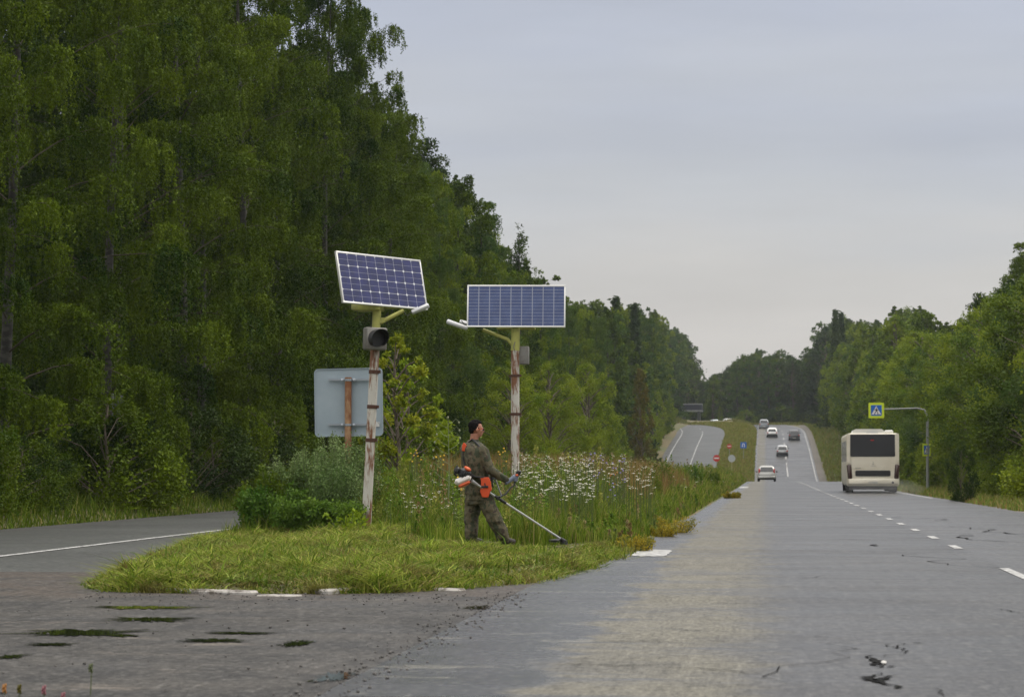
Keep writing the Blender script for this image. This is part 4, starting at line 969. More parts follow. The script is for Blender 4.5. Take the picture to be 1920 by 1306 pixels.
def round_sign(px,py,Y,dia,front,label,kind):
    c=P(px,py,Y); gz=float(hz(c.x,Y)); root=empty('road_sign',(c.x,Y,gz)); tag(root,label,'road sign')
    c=c-Vector((c.x,Y,gz)); Mr=Matrix.Translation(c)@Matrix.Rotation(R(90),4,'X')
    circ=lambda r:[(r*math.cos(a),r*math.sin(a)) for a in np.linspace(0,2*math.pi,28,endpoint=False)]
    mb=MB(); mb.tube([(0,.05,-.1),(0,.05,c.z+(.2 if kind!='square' else .3))],.04,8); mb.build('post',M_post if kind!='back' else mat('yellowish_post',(.32,.30,.14),.6),root)
    mb=MB()
    if kind=='square': mb.prism(rrect(dia,dia,.05),.02,0,Mr)
    else: mb.prism(circ(dia/2),.02,0,Mr)
    mb.build('board',front,root)
    if kind=='noentry':
        mb=MB(); mb.prism([(-dia*.36,-dia*.09),(dia*.36,-dia*.09),(dia*.36,dia*.09),(-dia*.36,dia*.09)],.008,0,Matrix.Translation(c-Vector((0,.02,0)))@Matrix.Rotation(R(90),4,'X')); mb.build('white_bar',M_wh,root,smooth=False)
    if kind=='square':
        mb=MB(); Ma=Matrix.Translation(c-Vector((0,.021,0)))@Matrix.Rotation(R(90),4,'X')
        o=[];i_=[]
        for k in range(11): a=math.pi*k/10; o.append((dia*.22*math.cos(a),dia*.22*math.sin(a)+dia*.08)); i_.append((dia*.11*math.cos(a),dia*.11*math.sin(a)+dia*.08))
        for k in range(10): mb.prism([i_[k],o[k],o[k+1],i_[k+1]],.006,0,Ma)
        mb.prism([(dia*.11,-dia*.35),(dia*.22,-dia*.35),(dia*.22,dia*.08),(dia*.11,dia*.08)],.006,0,Ma)
        mb.prism([(-dia*.22,-dia*.12),(-dia*.11,-dia*.12),(-dia*.11,dia*.08),(-dia*.22,dia*.08)],.006,0,Ma)
        mb.prism([(-dia*.31,-dia*.12),(-dia*.02,-dia*.12),(-dia*.165,-dia*.33)],.006,0,Ma); mb.build('turn_arrow',M_wh,root,smooth=False)
round_sign(1343.5,858.5,300,.85,M_redp,'nearer no entry sign, red disc with white bar before the far carriageway','noentry')
round_sign(1367.5,836,338,.66,M_redp,'farther and smaller no entry sign on the hill median','noentry')
round_sign(1394,834,340,.85,M_blue,'blue square u turn sign on the hill median','square')
round_sign(1372,859,300,.90,mat('disc_back_grey',(.42,.45,.46),.5),'round sign seen from its pale grey back on a yellowish post','back')

# ------------------------------------------------------------------ overpass
Yb=548; a=P(1225,757,Yb); b=P(1317,757,Yb); z0=P(1290,785,Yb).z
root=empty('overpass',(a.x,Yb,float(hz(a.x,Yb)))); tag(root,'grey concrete overpass glimpsed beyond the far carriageway at the hilltop','bridge'); O=root.location.copy()
M_con=mat('concrete',(.42,.43,.43),.8,noise=(2,(.3,.3,.3),.4,.7)); M_gird=mat('girder_dark',(.05,.055,.08),.7)
L_=(b-a).x; zt=a.z-O.z
mb=MB(); mb.box((L_/2,0,zt-.12),(L_,6.4,.24)); mb.build('parapet',M_con,root,smooth=False)
mb=MB(); mb.box((L_/2,0,zt-.85),(L_,6.0,1.2)); mb.build('girder',M_gird,root,smooth=False)
mb=MB(); mb.box((L_/2,0,zt-1.62),(L_,6.3,.30)); mb.build('lower_beam',M_con,root,smooth=False)
for xx in (L_*.62,L_*.93): mb=MB(); mb.box((xx,0,(zt-1.77)/2),(.6,5,zt-1.77)); mb.build('pier',mat('pier',(.10,.11,.11),.8),root,smooth=False)

# ------------------------------------------------------------------ vehicles
M_glass=mat('dark_glass',(.015,.018,.022),.08,spec=.6); M_tyre=mat('tyre_rubber',(.015,.015,.015),.8); M_rim=mat('wheel_rim',(.3,.3,.3),.4,.6)
M_tl=mat('tail_light_red',(.42,.02,.02),.25); M_plate=mat('number_plate',(.6,.6,.58),.5); M_trim=mat('dark_trim',(.03,.03,.032),.6)
def ring(y,hw,zb,zt,tw=None,r_=.12,n=4):
    """rounded car section; tw = top half width"""
    tw=tw or hw; pts=[(-hw*.94,y,zb),(hw*.94,y,zb),(hw,y,zb+(zt-zb)*.25),(hw,y,zb+(zt-zb)*.6),(tw,y,zt-r_*.4),(tw-r_,y,zt),(-tw+r_,y,zt),(-tw,y,zt-r_*.4),(-hw,y,zb+(zt-zb)*.6),(-hw,y,zb+(zt-zb)*.25)]
    return [Vector(p) for p in pts]
def car(name,px,Y,L,W,H,paint,label,style='hatch',highlights=False,lowdark=False,rackc=None):
    # x from pixel column, z from the road; rear faces the camera (-Y)
    gx=P(px,870,Y).x; gz=float(prof(Y)); slope=float((prof(Y+3)-prof(Y-3))/6)
    root=empty(name,(gx,Y,gz+.01)); root.rotation_euler=(math.atan(slope),0,0); tag(root,label,'car')
    hw=W/2; belt=H*.60; y0,y1=0,L
    mb=MB(); mb.loft([ring(.02,hw*.86,.34,belt*.93,hw*.78,.10),ring(.10,hw*.97,.27,belt*.97,hw*.9,.10),ring(.6,hw,.24,belt,hw*.94),ring(L*.5,hw,.24,belt*.99,hw*.94),ring(L*.72,hw*.99,.24,belt*.95,hw*.92),ring(L*.92,hw*.95,.26,belt*.80,hw*.85),ring(L,hw*.8,.34,belt*.62,hw*.7)])
    yr=.22 if style!='sedan' else .75; tw=hw*.70
    cab=[ring(yr-.10,hw*.90,belt*.96,belt*1.02,hw*.88,.05),ring(yr+.22,hw*.90,belt*.96,H*.93,tw*1.03,.12),ring(yr+.45,hw*.91,belt*.96,H,tw,.16),ring(L*.5,hw*.91,belt*.96,H,tw,.16),ring(L*.62,hw*.90,belt*.94,H*.90,tw,.12),ring(L*.75,hw*.88,belt*.92,belt*.99,hw*.8,.05)]
    mb.loft(cab); mb.build('body',paint,root)
    # rear window following the slope of the tail
    def rear(u,v):  # u -1..1, v 0..1 up the glass
        yy_=yr-.10+.32*v; zz=belt*1.03+(H*.92-belt*1.03)*v; return Vector((u*(hw*.74*(1-v)+tw*.86*v),yy_-.045,zz))
    mb=MB(); q=[rear(-1,.04),rear(1,.04),rear(1,.92),rear(-1,.92)]; mb.add(q+[p+Vector((0,.03,0)) for p in q],[(0,1,2,3),(7,6,5,4),(0,4,5,1),(1,5,6,2),(2,6,7,3),(3,7,4,0)]); mb.build('rear_window',M_glass,root,smooth=False)
    for s_ in (-1,1):
        mb=MB(); q=[Vector((s_*hw*.925,yr+.5,belt*1.03)),Vector((s_*hw*.925,L*.68,belt*1.0)),Vector((s_*(tw+.05),L*.57,H*.92)),Vector((s_*(tw+.05),yr+.6,H*.92))]
        mb.add(q+[p+Vector((-s_*.03,0,0)) for p in q],[(0,1,2,3),(7,6,5,4),(0,4,5,1),(1,5,6,2),(2,6,7,3),(3,7,4,0)]); mb.build('side_window',M_glass,root,smooth=False)
        mb=MB()
        if highlights: mb.box((s_*hw*.80,.10,belt*1.08),(.15,.12,H*.30),0,Matrix.Identity(4),.03)
        else: mb.box((s_*hw*.80,.06,belt*.84),(.22,.12,.17),0,None,.03)
        mb.build('tail_light',M_tl if highlights else M_tl,root)
        mb=MB(); mb.box((s_*(hw+.07),L*.64,belt*1.05),(.17,.12,.13),0,None,.03); mb.build('mirror',M_trim,root)
        for yw in (.78,L-.85):
            wt=MB(); wt.tube([(s_*(hw-.22),yw,.31),(s_*(hw-.01),yw,.31)],.31,18); w2=wt.build('wheel',M_tyre,root)
            wt=MB(); wt.tube([(s_*(hw-.012),yw,.31),(s_*(hw+.004),yw,.31)],.19,14); wt.build('rim',M_rim,w2)
    mb=MB(); mb.box((0,-.02,.40),(W*.92,.16,.20 if not lowdark else .34),0,None,.04); mb.build('bumper',M_trim if lowdark else paint,root)
    mb=MB(); mb.box((0,-.105,.42 if not lowdark else .66),(.50,.012,.11)); mb.build('number_plate',M_plate,root,smooth=False)
    mb=MB(); mb.box((0,.5,.20),(W*.8,.7,.10)); mb.build('underbody',M_trim,root,smooth=False)
    return root
def paint(name,c,r=.28): return mat(name,c,r,.15,coat=.5)
car('parked_car' if False else 'silver_car',1437.5,222,4.1,1.70,1.46,paint('silver_paint',(.36,.36,.345)),'silver hatchback with high red tail lights, nearest of the cars in the left lane','hatch',True)
car('light_car',1467,349,4.0,1.70,1.50,paint('pale_grey_paint',(.36,.37,.38)),'pale car with dark lower bumper in the middle of the far slope','hatch',lowdark=True)
car('dark_car',1489.5,384,4.4,1.80,1.62,paint('dark_grey_paint',(.055,.055,.06)),'dark grey car alone in the right lane of the far slope','hatch')
car('white_car',1448,393,4.3,1.78,1.50,paint('white_paint',(.72,.72,.72)),'white car with black bumper climbing the far slope in the left lane','hatch',lowdark=True)
car('grey_car',1433,428,4.4,1.76,1.66,paint('mid_grey_paint',(.20,.22,.24)),'grey car farthest up the slope just below the hilltop','hatch')
# two vehicles on the far side of the hill crest: only roofs show
for (px,py,c,lab) in ((1370,780,(.75,.75,.75),'white van roof just showing over the hilltop'),(1345,782,(.5,.55,.6),'pale car roof left of the small hilltop tree')):
    r0=car('white_van' if px>1360 else 'pale_car',px,520,4.6,1.9,1.9,paint('roof_paint',c),lab); r0.location.z=P(px,py,520).z-2.35; r0.rotation_euler=(0,0,R(20))

# bus
Yb=116.0; rl=P(1590,925,Yb); rr_=P(1685,925,Yb); bw=2.50; cx=P(1637.5,925,Yb).x; gz=float(prof(Yb))
root=empty('bus',(cx,Yb,gz+.01)); tag(root,'cream city bus seen from behind driving in the right lane','bus'); root.rotation_euler=(0,0,R(-.5))
M_cream=mat('cream_bus_paint',(.74,.69,.57),.45,noise=(.9,(.62,.56,.44),.45,.75,(1,1,2)),coat=.2); M_bwin=mat('bus_glass',(.012,.014,.018),.10,spec=.55); M_bl=mat('bus_black_panel',(.022,.021,.022),.5); M_roofw=mat('bus_roof_unit',(.66,.66,.62),.5)
Lb=11.5; Hb=2.86
def bring(y,hw,zb,zt,r_=.16):
    o=[]
    for (cx_,cz_,a0) in ((hw-r_,zt-r_,0),(-hw+r_,zt-r_,90)):
        for k in range(5): a=R(a0+90*k/4); o.append(Vector((cx_+r_*math.cos(a),y,cz_+r_*math.sin(a))))
    o+=[Vector((-hw,y,zb+.1)),Vector((-hw+.06,y,zb)),Vector((hw-.06,y,zb)),Vector((hw,y,zb+.1))]; return o[::-1]
mb=MB(); mb.loft([bring(.0,1.17,.36,Hb-.06,.10),bring(.05,1.235,.33,Hb-.01,.13),bring(.4,bw/2,.32,Hb),bring(Lb-.4,bw/2,.32,Hb),bring(Lb,1.15,.4,Hb-.15,.2)]); mb.build('body',M_cream,root)
def plate(mb,x0,x1,z0,z1,d,th=.02,ch=.0):
    poly=[(x0+ch,z0),(x1-ch,z0),(x1,z0+ch),(x1,z1-ch),(x1-ch,z1),(x0+ch,z1),(x0,z1-ch),(x0,z0+ch)] if ch else [(x0,z0),(x1,z0),(x1,z1),(x0,z1)]
    mb.prism(poly,th,0,Matrix.Translation((0,-d,0))@Matrix.Rotation(R(90),4,'X'))
mb=MB(); plate(mb,-1.08,1.04,1.74,2.80,.0,.022,.03); mb.build('rear_window',M_bwin,root,smooth=False)
mb=MB(); plate(mb,-.85,.82,.80,1.08,.0,.028,.05); mb.build('engine_grille',M_bl,root,smooth=False)
mb=MB(); plate(mb,-1.02,1.0,1.16,1.72,.0,.012,.02); plate(mb,-1.04,1.02,.70,1.13,.0,.014,.04); mb.build('engine_hatch',M_cream,root,smooth=False)
for s_ in (-1,1):
    mb=MB(); Mx=Matrix.Translation((s_*1.12,-.01,1.02))@Matrix.Rotation(R(5)*s_,4,'Y'); mb.box((0,0,0),(.22,.09,.70),0,Mx,.08); lt=mb.build('tail_light',mat('lamp_cluster',(.05,.025,.02),.2),root)
    for zz,c in ((1.18,(.35,.05,.02)),(1.0,(.45,.35,.30)),(.82,(.30,.03,.02))):
        mb=MB(); mb.tube([(s_*1.11,-.03,zz),(s_*1.11,-.046,zz)],.055,12); mb.build('lens',mat('lens',c,.2),lt)
    mb=MB(); plate(mb,*( (-1.235,-1.10) if s_<0 else (1.06,1.22)),1.45,2.83,.002,.014); mb.build('corner_pillar',M_cream,root,smooth=False)
mb=MB(); plate(mb,-.28,.26,.44,.58,.02,.03,.0); mb.build('plate_recess',M_bl,root,smooth=False)
mb=MB(); plate(mb,-.22,.20,.45,.56,.05,.01); mb.build('number_plate',M_plate,root,smooth=False)
mb=MB(); mb.box((0,.02,.55),(2.40,.16,.30),0,None,.05); mb.build('bumper',M_cream,root)
mb=MB(); mb.tube([(.92,-.07,.50),(.92,-.05,.50)],.055,12); mb.build('tow_eye',M_bl,root)
mb=MB(); mb.box((0,.6,.27),(2.2,1.0,.20)); mb.build('underbody',M_bl,root,smooth=False)
mb=MB(); mb.loft([[Vector((x*s_,y,Hb-.03 if i in(0,5) else Hb+z)) for i,(x,z) in enumerate(((-.98,0),(-.92,.14),(-.80,.20),(.42,.20),(.52,.13),(.56,0)))] for y,s_ in ((.25,1),(3.2,1))]); mb.build('air_conditioner',M_roofw,root)
mb=MB(); mb.box((.78,.9,Hb+.06),(.40,1.2,.17),0,None,.05); mb.build('roof_box',M_roofw,root)
mb=MB(); plate(mb,-.30,.25,Hb-.04,Hb+.03,-.22,.05); mb.build('roof_vent',mat('vent_grey',(.32,.32,.36),.6),root,smooth=False)
mb=MB(); mb.box((-.03,-.035,2.52),(.16,.01,.05)); mb.build('brake_lamp',M_tl,root,smooth=False)
M_emb=mat('chrome_mark',(.35,.34,.30),.3,.5)
mb=MB()
for a,b in (((-.12,1.30),(.14,1.30)),((.0,1.36),(.0,1.52)),((-.05,1.40),(.0,1.36)),((.05,1.40),(.0,1.36))):
    mb.tube([(a[0],-.016,a[1]),(b[0],-.016,b[1])],.010,5)
mb.build('emblem',M_emb,root)
mb=MB()
for k in range(5): mb.box((-.83+k*.055,-.018,1.185),(.035,.008,.04))
mb.build('small_lettering',M_emb,root,smooth=False)
for s_ in (-1,1):
    for k in range(6):
        mb=MB(); mb.box((s_*1.246,1.5+k*1.62,2.0),(.02,1.45,1.0),0,None,.006); mb.build('side_window',M_bwin,root,smooth=False)
    for yw in (2.9,9.0):
        wt=MB(); wt.tube([(s_*.88,yw,.48),(s_*1.235,yw,.48)],.48,22); w2=wt.build('wheel',M_tyre,root); wt=MB(); wt.tube([(s_*1.23,yw,.48),(s_*1.25,yw,.48)],.28,16); wt.build('rim',M_rim,w2)
    if s_<0: continue
    mb=MB(); mb.tube([(s_*1.15,Lb-.2,2.7),(s_*1.42,Lb+.1,2.72),(s_*1.45,Lb+.1,2.55)],.03,6); mb.box((s_*1.45,Lb+.1,2.35),(.22,.1,.42),0,None,.03); mb.build('mirror',M_bl,root)
mb=MB()
for s_ in (-1,1): mb.box((s_*1.0,2.25,.40),(.38,.03,.42))
mb.build('mud_flap',M_bl,root,smooth=False)

# ------------------------------------------------------------------ the worker and his brush cutter
def remesh(mb,name,mat_,parent,vox=.008,sm=6,disp=None,dscale=.12):
    me=mb.mesh(name+'_src',mat_); o=bpy.data.objects.new(name,me); COL.objects.link(o)
    r=o.modifiers.new('r','REMESH'); r.mode='VOXEL'; r.voxel_size=vox
    s_=o.modifiers.new('s','SMOOTH'); s_.iterations=sm; s_.factor=.5
    if disp:
        tx_=bpy.data.textures.new(name,'CLOUDS'); tx_.noise_scale=dscale; tx_.noise_depth=2
        d=o.modifiers.new('d','DISPLACE'); d.texture=tx_; d.strength=disp; d.mid_level=.5
    dg=bpy.context.evaluated_depsgraph_get(); me2=bpy.data.meshes.new_from_object(o.evaluated_get(dg))
    o.modifiers.clear(); o.data=me2; bpy.data.meshes.remove(me); me2.name=name
    me2.polygons.foreach_set('use_smooth',[True]*len(me2.polygons))
    if parent: o.parent=parent
    return o
Ym=33.3; g0=P(912,1027,Ym); MO=Vector((g0.x,Ym,g0.z)); MO.z=float(hz(g0.x,Ym))
man=empty('person',MO); tag(man,'man in camouflage clothes and orange harness mowing the verge, seen from behind','person')
def q(px,py,dy=0): return P(px,py,Ym+dy)-MO
F=Vector((.82,.57,0)).normalized(); RT=Vector((F.y,-F.x,0)); UP=Vector((0,0,1))
M_skin=mat('skin',(.36,.16,.095),.5,noise=(14,(.30,.12,.075),.4,.7)); M_hair=mat('black_hair',(.007,.006,.006),.9,spec=.1)
def camo():
    m=bpy.data.materials.new('camouflage_cloth'); m.use_nodes=True; t=m.node_tree; g=NG(t); b=t.nodes['Principled BSDF']
    c=N(t,'ShaderNodeTexCoord').outputs['Object']; a=g.noise(c,6.5,3,.55,(1,1,1.3)); d=g.noise(c,9,3,.55,(1.2,.9,.9)); e=g.noise(c,14,2,.5)
    base=g.mix(g.ss(a,.47,.50),(.046,.043,.021),(.084,.070,.038)); base=g.mix(g.ss(d,.54,.57),base,(.028,.034,.014)); base=g.mix(g.ss(e,.60,.63),base,(.035,.024,.014))
    t.links.new(base,b.inputs['Base Color']); b.inputs['Roughness'].default_value=.85
    bu=N(t,'ShaderNodeBump'); bu.inputs['Strength'].default_value=.5; bu.inputs['Distance'].default_value=.02; t.links.new(g.noise(c,22,3,.6,(1,1,.5)),bu.inputs['Height']); t.links.new(bu.outputs[0],b.inputs['Normal'])
    return m
M_camo=camo(); M_org=mat('orange_padding',(.58,.065,.010),.6); M_strap=mat('black_webbing',(.012,.012,.014),.7); M_glove=mat('grey_blue_glove',(.12,.14,.19),.7); M_boot=mat('dark_boot',(.03,.025,.018),.7)
J=dict(pel=q(897,926,0),rh=q(908,932,-.09),lh=q(888,932,.07),rk=q(930,977,-.14),lk=q(884,978,.05),ra=q(945,1017,-.08),la=q(884,1018,.02),
       ch=q(888,858,0),nk=q(888,829,0),hd=q(893,805,0),rs=q(904,845,-.15),ls=q(873,843,.17),re=q(920,881,-.20),le=q(893,880,.32),
       rw=q(951,901,-.10),lw=q(925,893,.36))
J['ra'].z=max(J['ra'].z,.09); J['la'].z=max(J['la'].z,.09)
def osec(c,hw,hd,n=20,tilt=0,sq=2.4):
    o=[]
    for k in range(n):
        a=2*math.pi*k/n; ca,sa=math.cos(a),math.sin(a); e=2/sq
        o.append(c+RT*hw*math.copysign(abs(ca)**e,ca)+F*hd*math.copysign(abs(sa)**e,sa)+UP*tilt*math.sin(a)*hd)
    return o
def lerp(a,b,t): return a.lerp(b,t)
def torso(mb,g):
    pel,ch,nk=J['pel'],J['ch'],J['nk']; d=(nk-pel)
    S_=[(-.04,.165,.125),(.02,.18,.135),(.2,.165,.125),(.45,.185,.135),(.68,.205,.14),(.84,.20,.125),(.94,.14,.10),(1.0,.075,.075)]
    mb.loft([osec(pel+d*t,hw+g,hd_+g) for t,hw,hd_ in S_])
def limb(mb,pts,rs,g=0,n=14): mb.tube(pts,[r+g for r in rs],n); [mb.ell(p,(r+g)*.98,12,8) for p,r in zip(pts,rs)]
def hand(mb,wr,bar,ax,thumbdir,g=0):
    """fist closed round a bar through `bar` along unit ax; palm on the wrist side"""
    ax=ax.normalized(); pd=(wr-bar); pd=(pd-ax*pd.dot(ax)).normalized(); sd_=ax.cross(pd).normalized(); R_=.026
    pc=bar+pd*.040; M3=Matrix((ax,sd_,pd)).transposed()
    mb.ell(pc,(.042+g,.036+g,.020+g),12,8,0,None,M3)
    mb.tube([wr,pc],[.028+g,.030+g],12)
    for i,(o_,l_,r_) in enumerate(((.033,.95,.0095),(.011,1.05,.0100),(-.011,1.0,.0095),(-.031,.82,.0082))):
        pts=[]
        for k in range(6):
            a=math.radians(-25+l_*215*k/5); pts.append(bar+ax*o_+(pd*math.cos(a)+sd_*math.sin(a))*(R_+(.010 if k==0 else 0)))
        mb.tube(pts,[r_*(1.1-.06*k)+g for k in range(6)],8)
    pts=[pc+ax*.03*thumbdir-sd_*.02, pc+ax*.045*thumbdir-sd_*.038-pd*.02, bar+ax*.040*thumbdir-sd_*.026-pd*.008, bar+ax*.036*thumbdir-sd_*.008-pd*.026]
    mb.tube(pts,[.013+g,.012+g,.0105+g,.009+g],8)
gripR=q(967,897,-.02); gripL=q(929,888,.46); axR=Vector((.25,.1,1)).normalized(); axL=Vector((-.1,.35,1)).normalized()
J['rw']=q(953,902,-.07)
# body
HF=Vector((.93,.37,-.04)).normalized(); HR=HF.cross(UP).normalized(); HU=HR.cross(HF).normalized(); HM=Matrix((HR,HF,HU)).transposed(); hd=J['hd']
mb=MB(); torso(mb,-.02)
hp=lambda r_,f_,u_: hd+HR*r_+HF*f_+HU*u_
mb.ell(hp(0,-.012,.030),(.076,.098,.088),18,12,0,None,HM); mb.ell(hp(0,.030,-.040),(.058,.062,.075),14,10,0,None,HM); mb.ell(hp(0,.060,-.078),(.030,.028,.024),10,8,0,None,HM)
mb.tube([hp(0,.085,.012),hp(0,.110,-.022),hp(0,.092,-.034)],[.010,.016,.013],8); mb.ell(hp(0,.088,-.055),(.024,.012,.009),8,6,0,None,HM); mb.ell(hp(0,.075,.022),(.060,.022,.014),10,6,0,None,HM)
for s_ in (-1,1): mb.ell(hp(.078*s_,-.008,-.010),(.012,.020,.032),10,8,0,None,HM); mb.ell(hp(.040*s_,.055,-.02),(.026,.026,.024),8,6,0,None,HM)
mb.tube([J['nk']-UP*.05,hp(0,-.02,-.06)],[.062,.058],14)
for a,b_,c_,bar,ax in (('rs','re','rw',gripR,axR),('ls','le','lw',gripL,axL)):
    limb(mb,[J[a],J[b_],J[c_]],[.052,.040,.027]); hand(mb,J[c_],bar,ax,1,-.0015)
for a,b_,c_ in (('rh','rk','ra'),('lh','lk','la')):
    limb(mb,[J[a],lerp(J[a],J[b_],.5),J[b_],lerp(J[b_],J[c_],.4),J[c_]],[.088,.078,.056,.058,.038]); f_=J[c_]+F*.13; f_.z=.04; hb=J[c_]-F*.04; hb.z=.045; mb.tube([hb,lerp(hb,f_,.5)+UP*.01,f_],[.036,.040,.032],10)
remesh(mb,'body',M_skin,man,.0075,4)
mb=MB(); [mb.ell(hp(.032*s_,.074,.004),.012,8,6) for s_ in (-1,1)]; mb.build('eyes',mat('eye_white',(.6,.6,.6),.2),man)
# hair: short cap, higher on the crown, shaved sides
mb=MB(); mb.ell(hp(0,-.032,.056),(.079,.088,.076),18,12,0,None,HM); mb.ell(hp(0,-.066,.000),(.066,.044,.062),14,10,0,None,HM); mb.ell(hp(0,.022,.100),(.054,.056,.030),12,8,0,None,HM); mb.ell(hp(0,-.02,.118),(.05,.06,.026),12,8,0,None,HM)
for s_ in (-1,1): mb.ell(hp(.062*s_,-.02,.02),(.018,.05,.040),8,6,0,None,HM)
remesh(mb,'hair',M_hair,man,.006,2,.014,.018)
gl=MB(); 
for s_ in (-1,1): gl.ell(hp(.036*s_,.094,.006),(.030,.010,.019),12,8,0,None,HM)
gl.tube([hp(-.02,.100,.012),hp(.02,.100,.012)],.004,6); gs=gl.build('sunglasses',M_black,man)
tm=MB()
for s_ in (-1,1): tm.tube([hp(.066*s_,.085,.010),hp(.080*s_,.03,.010),hp(.083*s_,-.015,.004)],.0035,6)
tm.build('temple',M_org,gs)
# clothes
mb=MB(); torso(mb,.034)
pel=J['pel']; mb.loft([osec(pel+UP*z,w_,d_) for z,w_,d_ in ((-.09,.215,.165),(-.03,.21,.16),(.10,.195,.152),(.2,.19,.15))])
for a,b_,c_ in (('rs','re','rw'),('ls','le','lw')):
    e=J[c_]; limb(mb,[J[a],lerp(J[a],J[b_],.55),J[b_],lerp(J[b_],e,.5),lerp(J[b_],e,.86)],[.083,.075,.068,.062,.050],0)
mb.tube([J['nk']-UP*.03,J['nk']+UP*.035-F*.01],[.095,.078],14)
remesh(mb,'jacket',M_camo,man,.009,5,.030,.10)
mb=MB(); mb.loft([osec(pel+UP*z,w_,d_) for z,w_,d_ in ((-.14,.19,.15),(-.05,.195,.155),(.06,.18,.145))])
for a,b_,c_,f_ in (('rh','rk','ra',.0),('lh','lk','la',0)):
    A,B,C_=J[a],J[b_],J[c_]; limb(mb,[A,lerp(A,B,.5),B,lerp(B,C_,.45),lerp(B,C_,.85),C_+UP*.0],[.122,.115,.102,.100,.094,.080])
remesh(mb,'trousers',M_camo,man,.009,4,.045,.11)
for a in ('ra','la'):
    mb=MB(); c_=J[a]; hb=c_-F*.05; t_=c_+F*.17; hb.z=.05; t_.z=.04; mb.tube([hb,lerp(hb,t_,.5)+UP*.015,t_],[.046,.050,.038],12); mb.tube([Vector((c_.x,c_.y,.05)),c_+UP*.08],[.052,.056],12); remesh(mb,'boot',M_boot,man,.009,4)
for w_,bar,ax in ((J['rw'],gripR,axR),(J['lw'],gripL,axL)):
    mb=MB(); hand(mb,w_,bar,ax,1,.0025); d=(bar-w_).normalized(); mb.tube([w_-d*.05,w_],[.038,.034],12); remesh(mb,'glove',M_glove,man,.0055,2)
# harness
def strap(pts,w_=.022,t_=.006,name='strap',m=None):
    mb=MB(); mb.tube(pts,w_,8,flat=.45); return mb.build(name,m or M_strap,man)
hz_=man
har=empty('harness'); har.parent=man
def hpart(mb,name,m,rem=None):
    o=mb.build(name,m,har); return o
def on(px,py,dy): return q(px,py,dy)
mb=MB(); mb.tube([on(893,829,-.13),on(886,823,-.08),on(877,831,-.06),on(870,846,-.05),on(869,862,-.09),on(876,882,-.16),on(890,893,-.22)],.020,8,flat=.5)
mb.tube([on(893,829,-.13),on(901,838,-.17),on(906,852,-.20)],.020,8,flat=.5); mb.build('strap',M_strap,har)
mb=MB(); mb.tube([on(868,893,-.06),on(885,893,-.20),on(905,894,-.26),on(922,900,-.16),on(925,902,.0)],.026,8,flat=.4); mb.tube([on(922,892,-.18),on(924,912,-.16)],.02,8,flat=.5); mb.build('belt',M_strap,har)
def pad(pts2,dy,th,name):
    mb=MB(); n=len(pts2); fr=[q(a,b,dy) for a,b in pts2]; bk=[q(a,b,dy)+Vector((.0,th,0)) for a,b in pts2]
    mb.add(fr+bk,[tuple(range(n-1,-1,-1)),tuple(range(n,2*n))]+[(i,(i+1)%n,(i+1)%n+n,i+n) for i in range(n)]); o=remesh(mb,name,M_org,har,.006,3); return o
pad([(901,895),(916,894),(920,903),(922,918),(919,921),(915,932),(904,932),(900,921),(902,908)],-.275,.045,'hip_pad')
pad([(869,829),(874,833),(877,838),(872,846),(866,845),(866,836)],-.10,.05,'back_pad')
mb=MB(); mb.box(q(909,912,-.285),(.10,.02,.03),0,None,.006); mb.tube([q(909,905,-.29),q(910,912,-.29)],.008,8); mb.build('buckle',M_strap,har)

# brush cutter: a thing of its own
A=q(884,901,-.36); B=q(1052,1010,.45); O2=Vector(MO)
bc=empty('brush_cutter',MO); tag(bc,'brush cutter with white tank, black engine and long silver shaft in the worker\'s hand','brush cutter')
M_tube=mat('polished_tube',(.45,.46,.46),.35,.5); M_tank=mat('white_tank',(.60,.56,.52),.4); M_tor=mat('red_orange_shell',(.55,.09,.02),.4)
d=(B-A).normalized(); mb=MB(); mb.tube([A,B],.0155,12); mb.build('shaft',M_tube,bc)
mb=MB(); mb.tube([A-d*.0,A+d*.10],[.030,.021],12); mb.build('clutch_housing',mat('grey_casting',(.28,.28,.28),.5),bc)
mb=MB(); mb.tube([A+d*.42,A+d*.62],.022,12); mb.build('shaft_sleeve',M_black,bc)
Mx=Matrix.Translation(A-d*.10)@Matrix.Rotation(-math.asin(-d.z)*-1,4,'Y')@Matrix.Rotation(R(20),4,'Z')
Mx=Matrix.Translation(q(872,889,-.36))@Matrix.Rotation(R(28),4,'Y')@Matrix.Rotation(R(18),4,'Z')
mb=MB(); mb.box((0,0,0),(.17,.19,.15),0,Mx,.035); 
for k in range(5): mb.box((-.055+k*.026,-.098,.0),(.010,.012,.11),0,Mx)
mb.build('engine',M_black,bc)
mb=MB(); mb.box((-.01,-.01,.085),(.085,.15,.05),0,Mx,.018); mb.build('top_cover',M_tor,bc)
mb=MB(); mb.box((-.13,0,.0),(.06,.13,.10),0,Mx,.02); mb.box((-.155,0,.05),(.02,.03,.03),0,Mx,.006); mb.build('starter_housing',M_black,bc)
Mt=Matrix.Translation(q(868,899,-.40))@Matrix.Rotation(R(-24),4,'Y')@Matrix.Rotation(R(12),4,'Z')
mb=MB(); mb.box((0,0,0),(.235,.15,.095),0,Mt,.030); mb.build('fuel_tank',M_tank,bc)
mb=MB(); mb.box((-.01,.0,-.062),(.17,.13,.055),0,Mt,.022); mb.build('tank_guard',M_tor,bc)
mb=MB(); mb.tube([q(853,880,-.34),q(852,888,-.34),q(857,893,-.34)],.012,8); mb.build('muffler',M_black,bc)
C0=A+d*.48
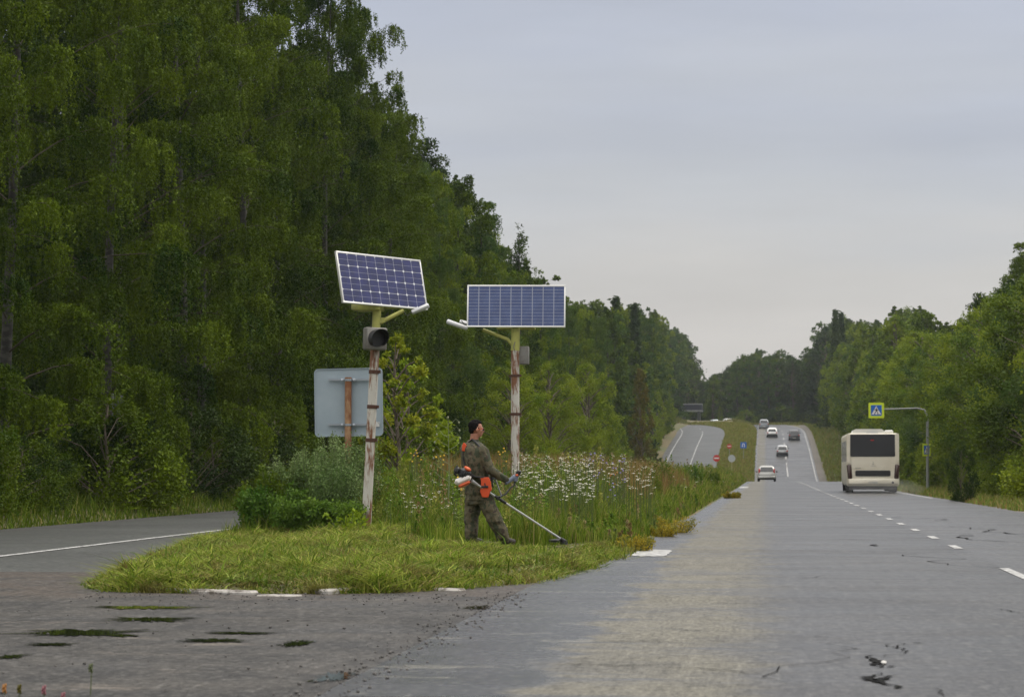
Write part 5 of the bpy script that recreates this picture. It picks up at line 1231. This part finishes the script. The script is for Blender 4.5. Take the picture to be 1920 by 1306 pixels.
hb=MB(); hb.tube([C0,q(938,931,-.16),q(949,925,-.10),q(957,914,-.05),gripR-axR*.10,gripR+axR*.03],.0115,10); hb.tube([C0,C0+Vector((.02,.25,.03)),gripL-axL*.10,gripL+axL*.03],.0115,10); hb.build('handlebar',M_black,bc)
mb=MB(); mb.box(C0,(.06,.05,.06),0,Matrix.Identity(4),.012); mb.build('clamp',M_black,bc)
mb=MB(); mb.tube([gripR-axR*.05,gripR+axR*.045],.0185,12); mb.tube([gripR+axR*.045+Vector((.01,0,0)),gripR+axR*.095+Vector((.02,0,0))],[.030,.036],12); mb.ell(gripR+axR*.10+Vector((.02,0,0)),(.036,.036,.024),12,8); mb.build('throttle_grip',M_black,bc)
mb=MB(); mb.box(gripR+axR*.052+Vector((.006,-.03,0)),(.04,.03,.03),0,None,.008); mb.build('kill_switch',M_tor,bc)
mb=MB(); mb.tube([gripL-axL*.06,gripL+axL*.06],.018,12); mb.build('grip',M_black,bc)
mb=MB(); mb.tube([B-d*.02,B+d*.06],[.024,.030],12); mb.tube([B+d*.05+Vector((0,0,.01)),B+d*.05-Vector((0,0,.05))],[.05,.055],16); mb.build('cutting_head',M_black,bc)
mb=MB(); vs=[];n=12
for k in range(n+1):
    a=R(100)+R(160)*k/n; c_=B+d*.02; vs+=[c_+Vector((math.cos(a)*.05,math.sin(a)*.05,.02)),c_+Vector((math.cos(a)*.19,math.sin(a)*.19,-.0)),c_+Vector((math.cos(a)*.19,math.sin(a)*.19,-.03)),c_+Vector((math.cos(a)*.05,math.sin(a)*.05,.0))]
fs=[(4*k+j,4*k+(j+1)%4,4*k+4+(j+1)%4,4*k+4+j) for k in range(n) for j in range(4)]
mb.add(vs,fs); mb.build('guard',M_black,bc)


# ------------------------------------------------------------------ air
def volume_box(name,lo,hi,dens,col=(.80,.86,.92),aniso=.2):
    mb=MB(); lo=Vector(lo);hi=Vector(hi); mb.box((lo+hi)/2,hi-lo)
    m=bpy.data.materials.new(name); m.use_nodes=True; t=m.node_tree; t.nodes.clear()
    out=N(t,'ShaderNodeOutputMaterial'); v=N(t,'ShaderNodeVolumePrincipled'); v.inputs['Density'].default_value=dens; v.inputs['Color'].default_value=(*col,1); v.inputs['Anisotropy'].default_value=aniso
    t.links.new(v.outputs[0],out.inputs['Volume']); o=mb.build(name,m,smooth=False,kind='stuff'); return o
volume_box('haze',(-501,-61,-4),(501,851,38),.00012)
# spray thrown up behind the bus wheels
mb=MB(); mb.ell((0,0,0),(1.9,4.2,.55),16,10)
m_=bpy.data.materials.new('road_spray'); m_.use_nodes=True; t_=m_.node_tree; t_.nodes.clear(); o_=N(t_,'ShaderNodeOutputMaterial'); v_=N(t_,'ShaderNodeVolumePrincipled'); v_.inputs['Density'].default_value=.022; v_.inputs['Color'].default_value=(.9,.92,.95,1); t_.links.new(v_.outputs[0],o_.inputs['Volume'])
sp_=mb.build('road_spray',m_,kind='stuff'); sp_.location=(cx+.6,Yb-1.2,gz+.15) if False else (P(1640,925,114).x+.5,114.5,float(prof(114.5))+.2)
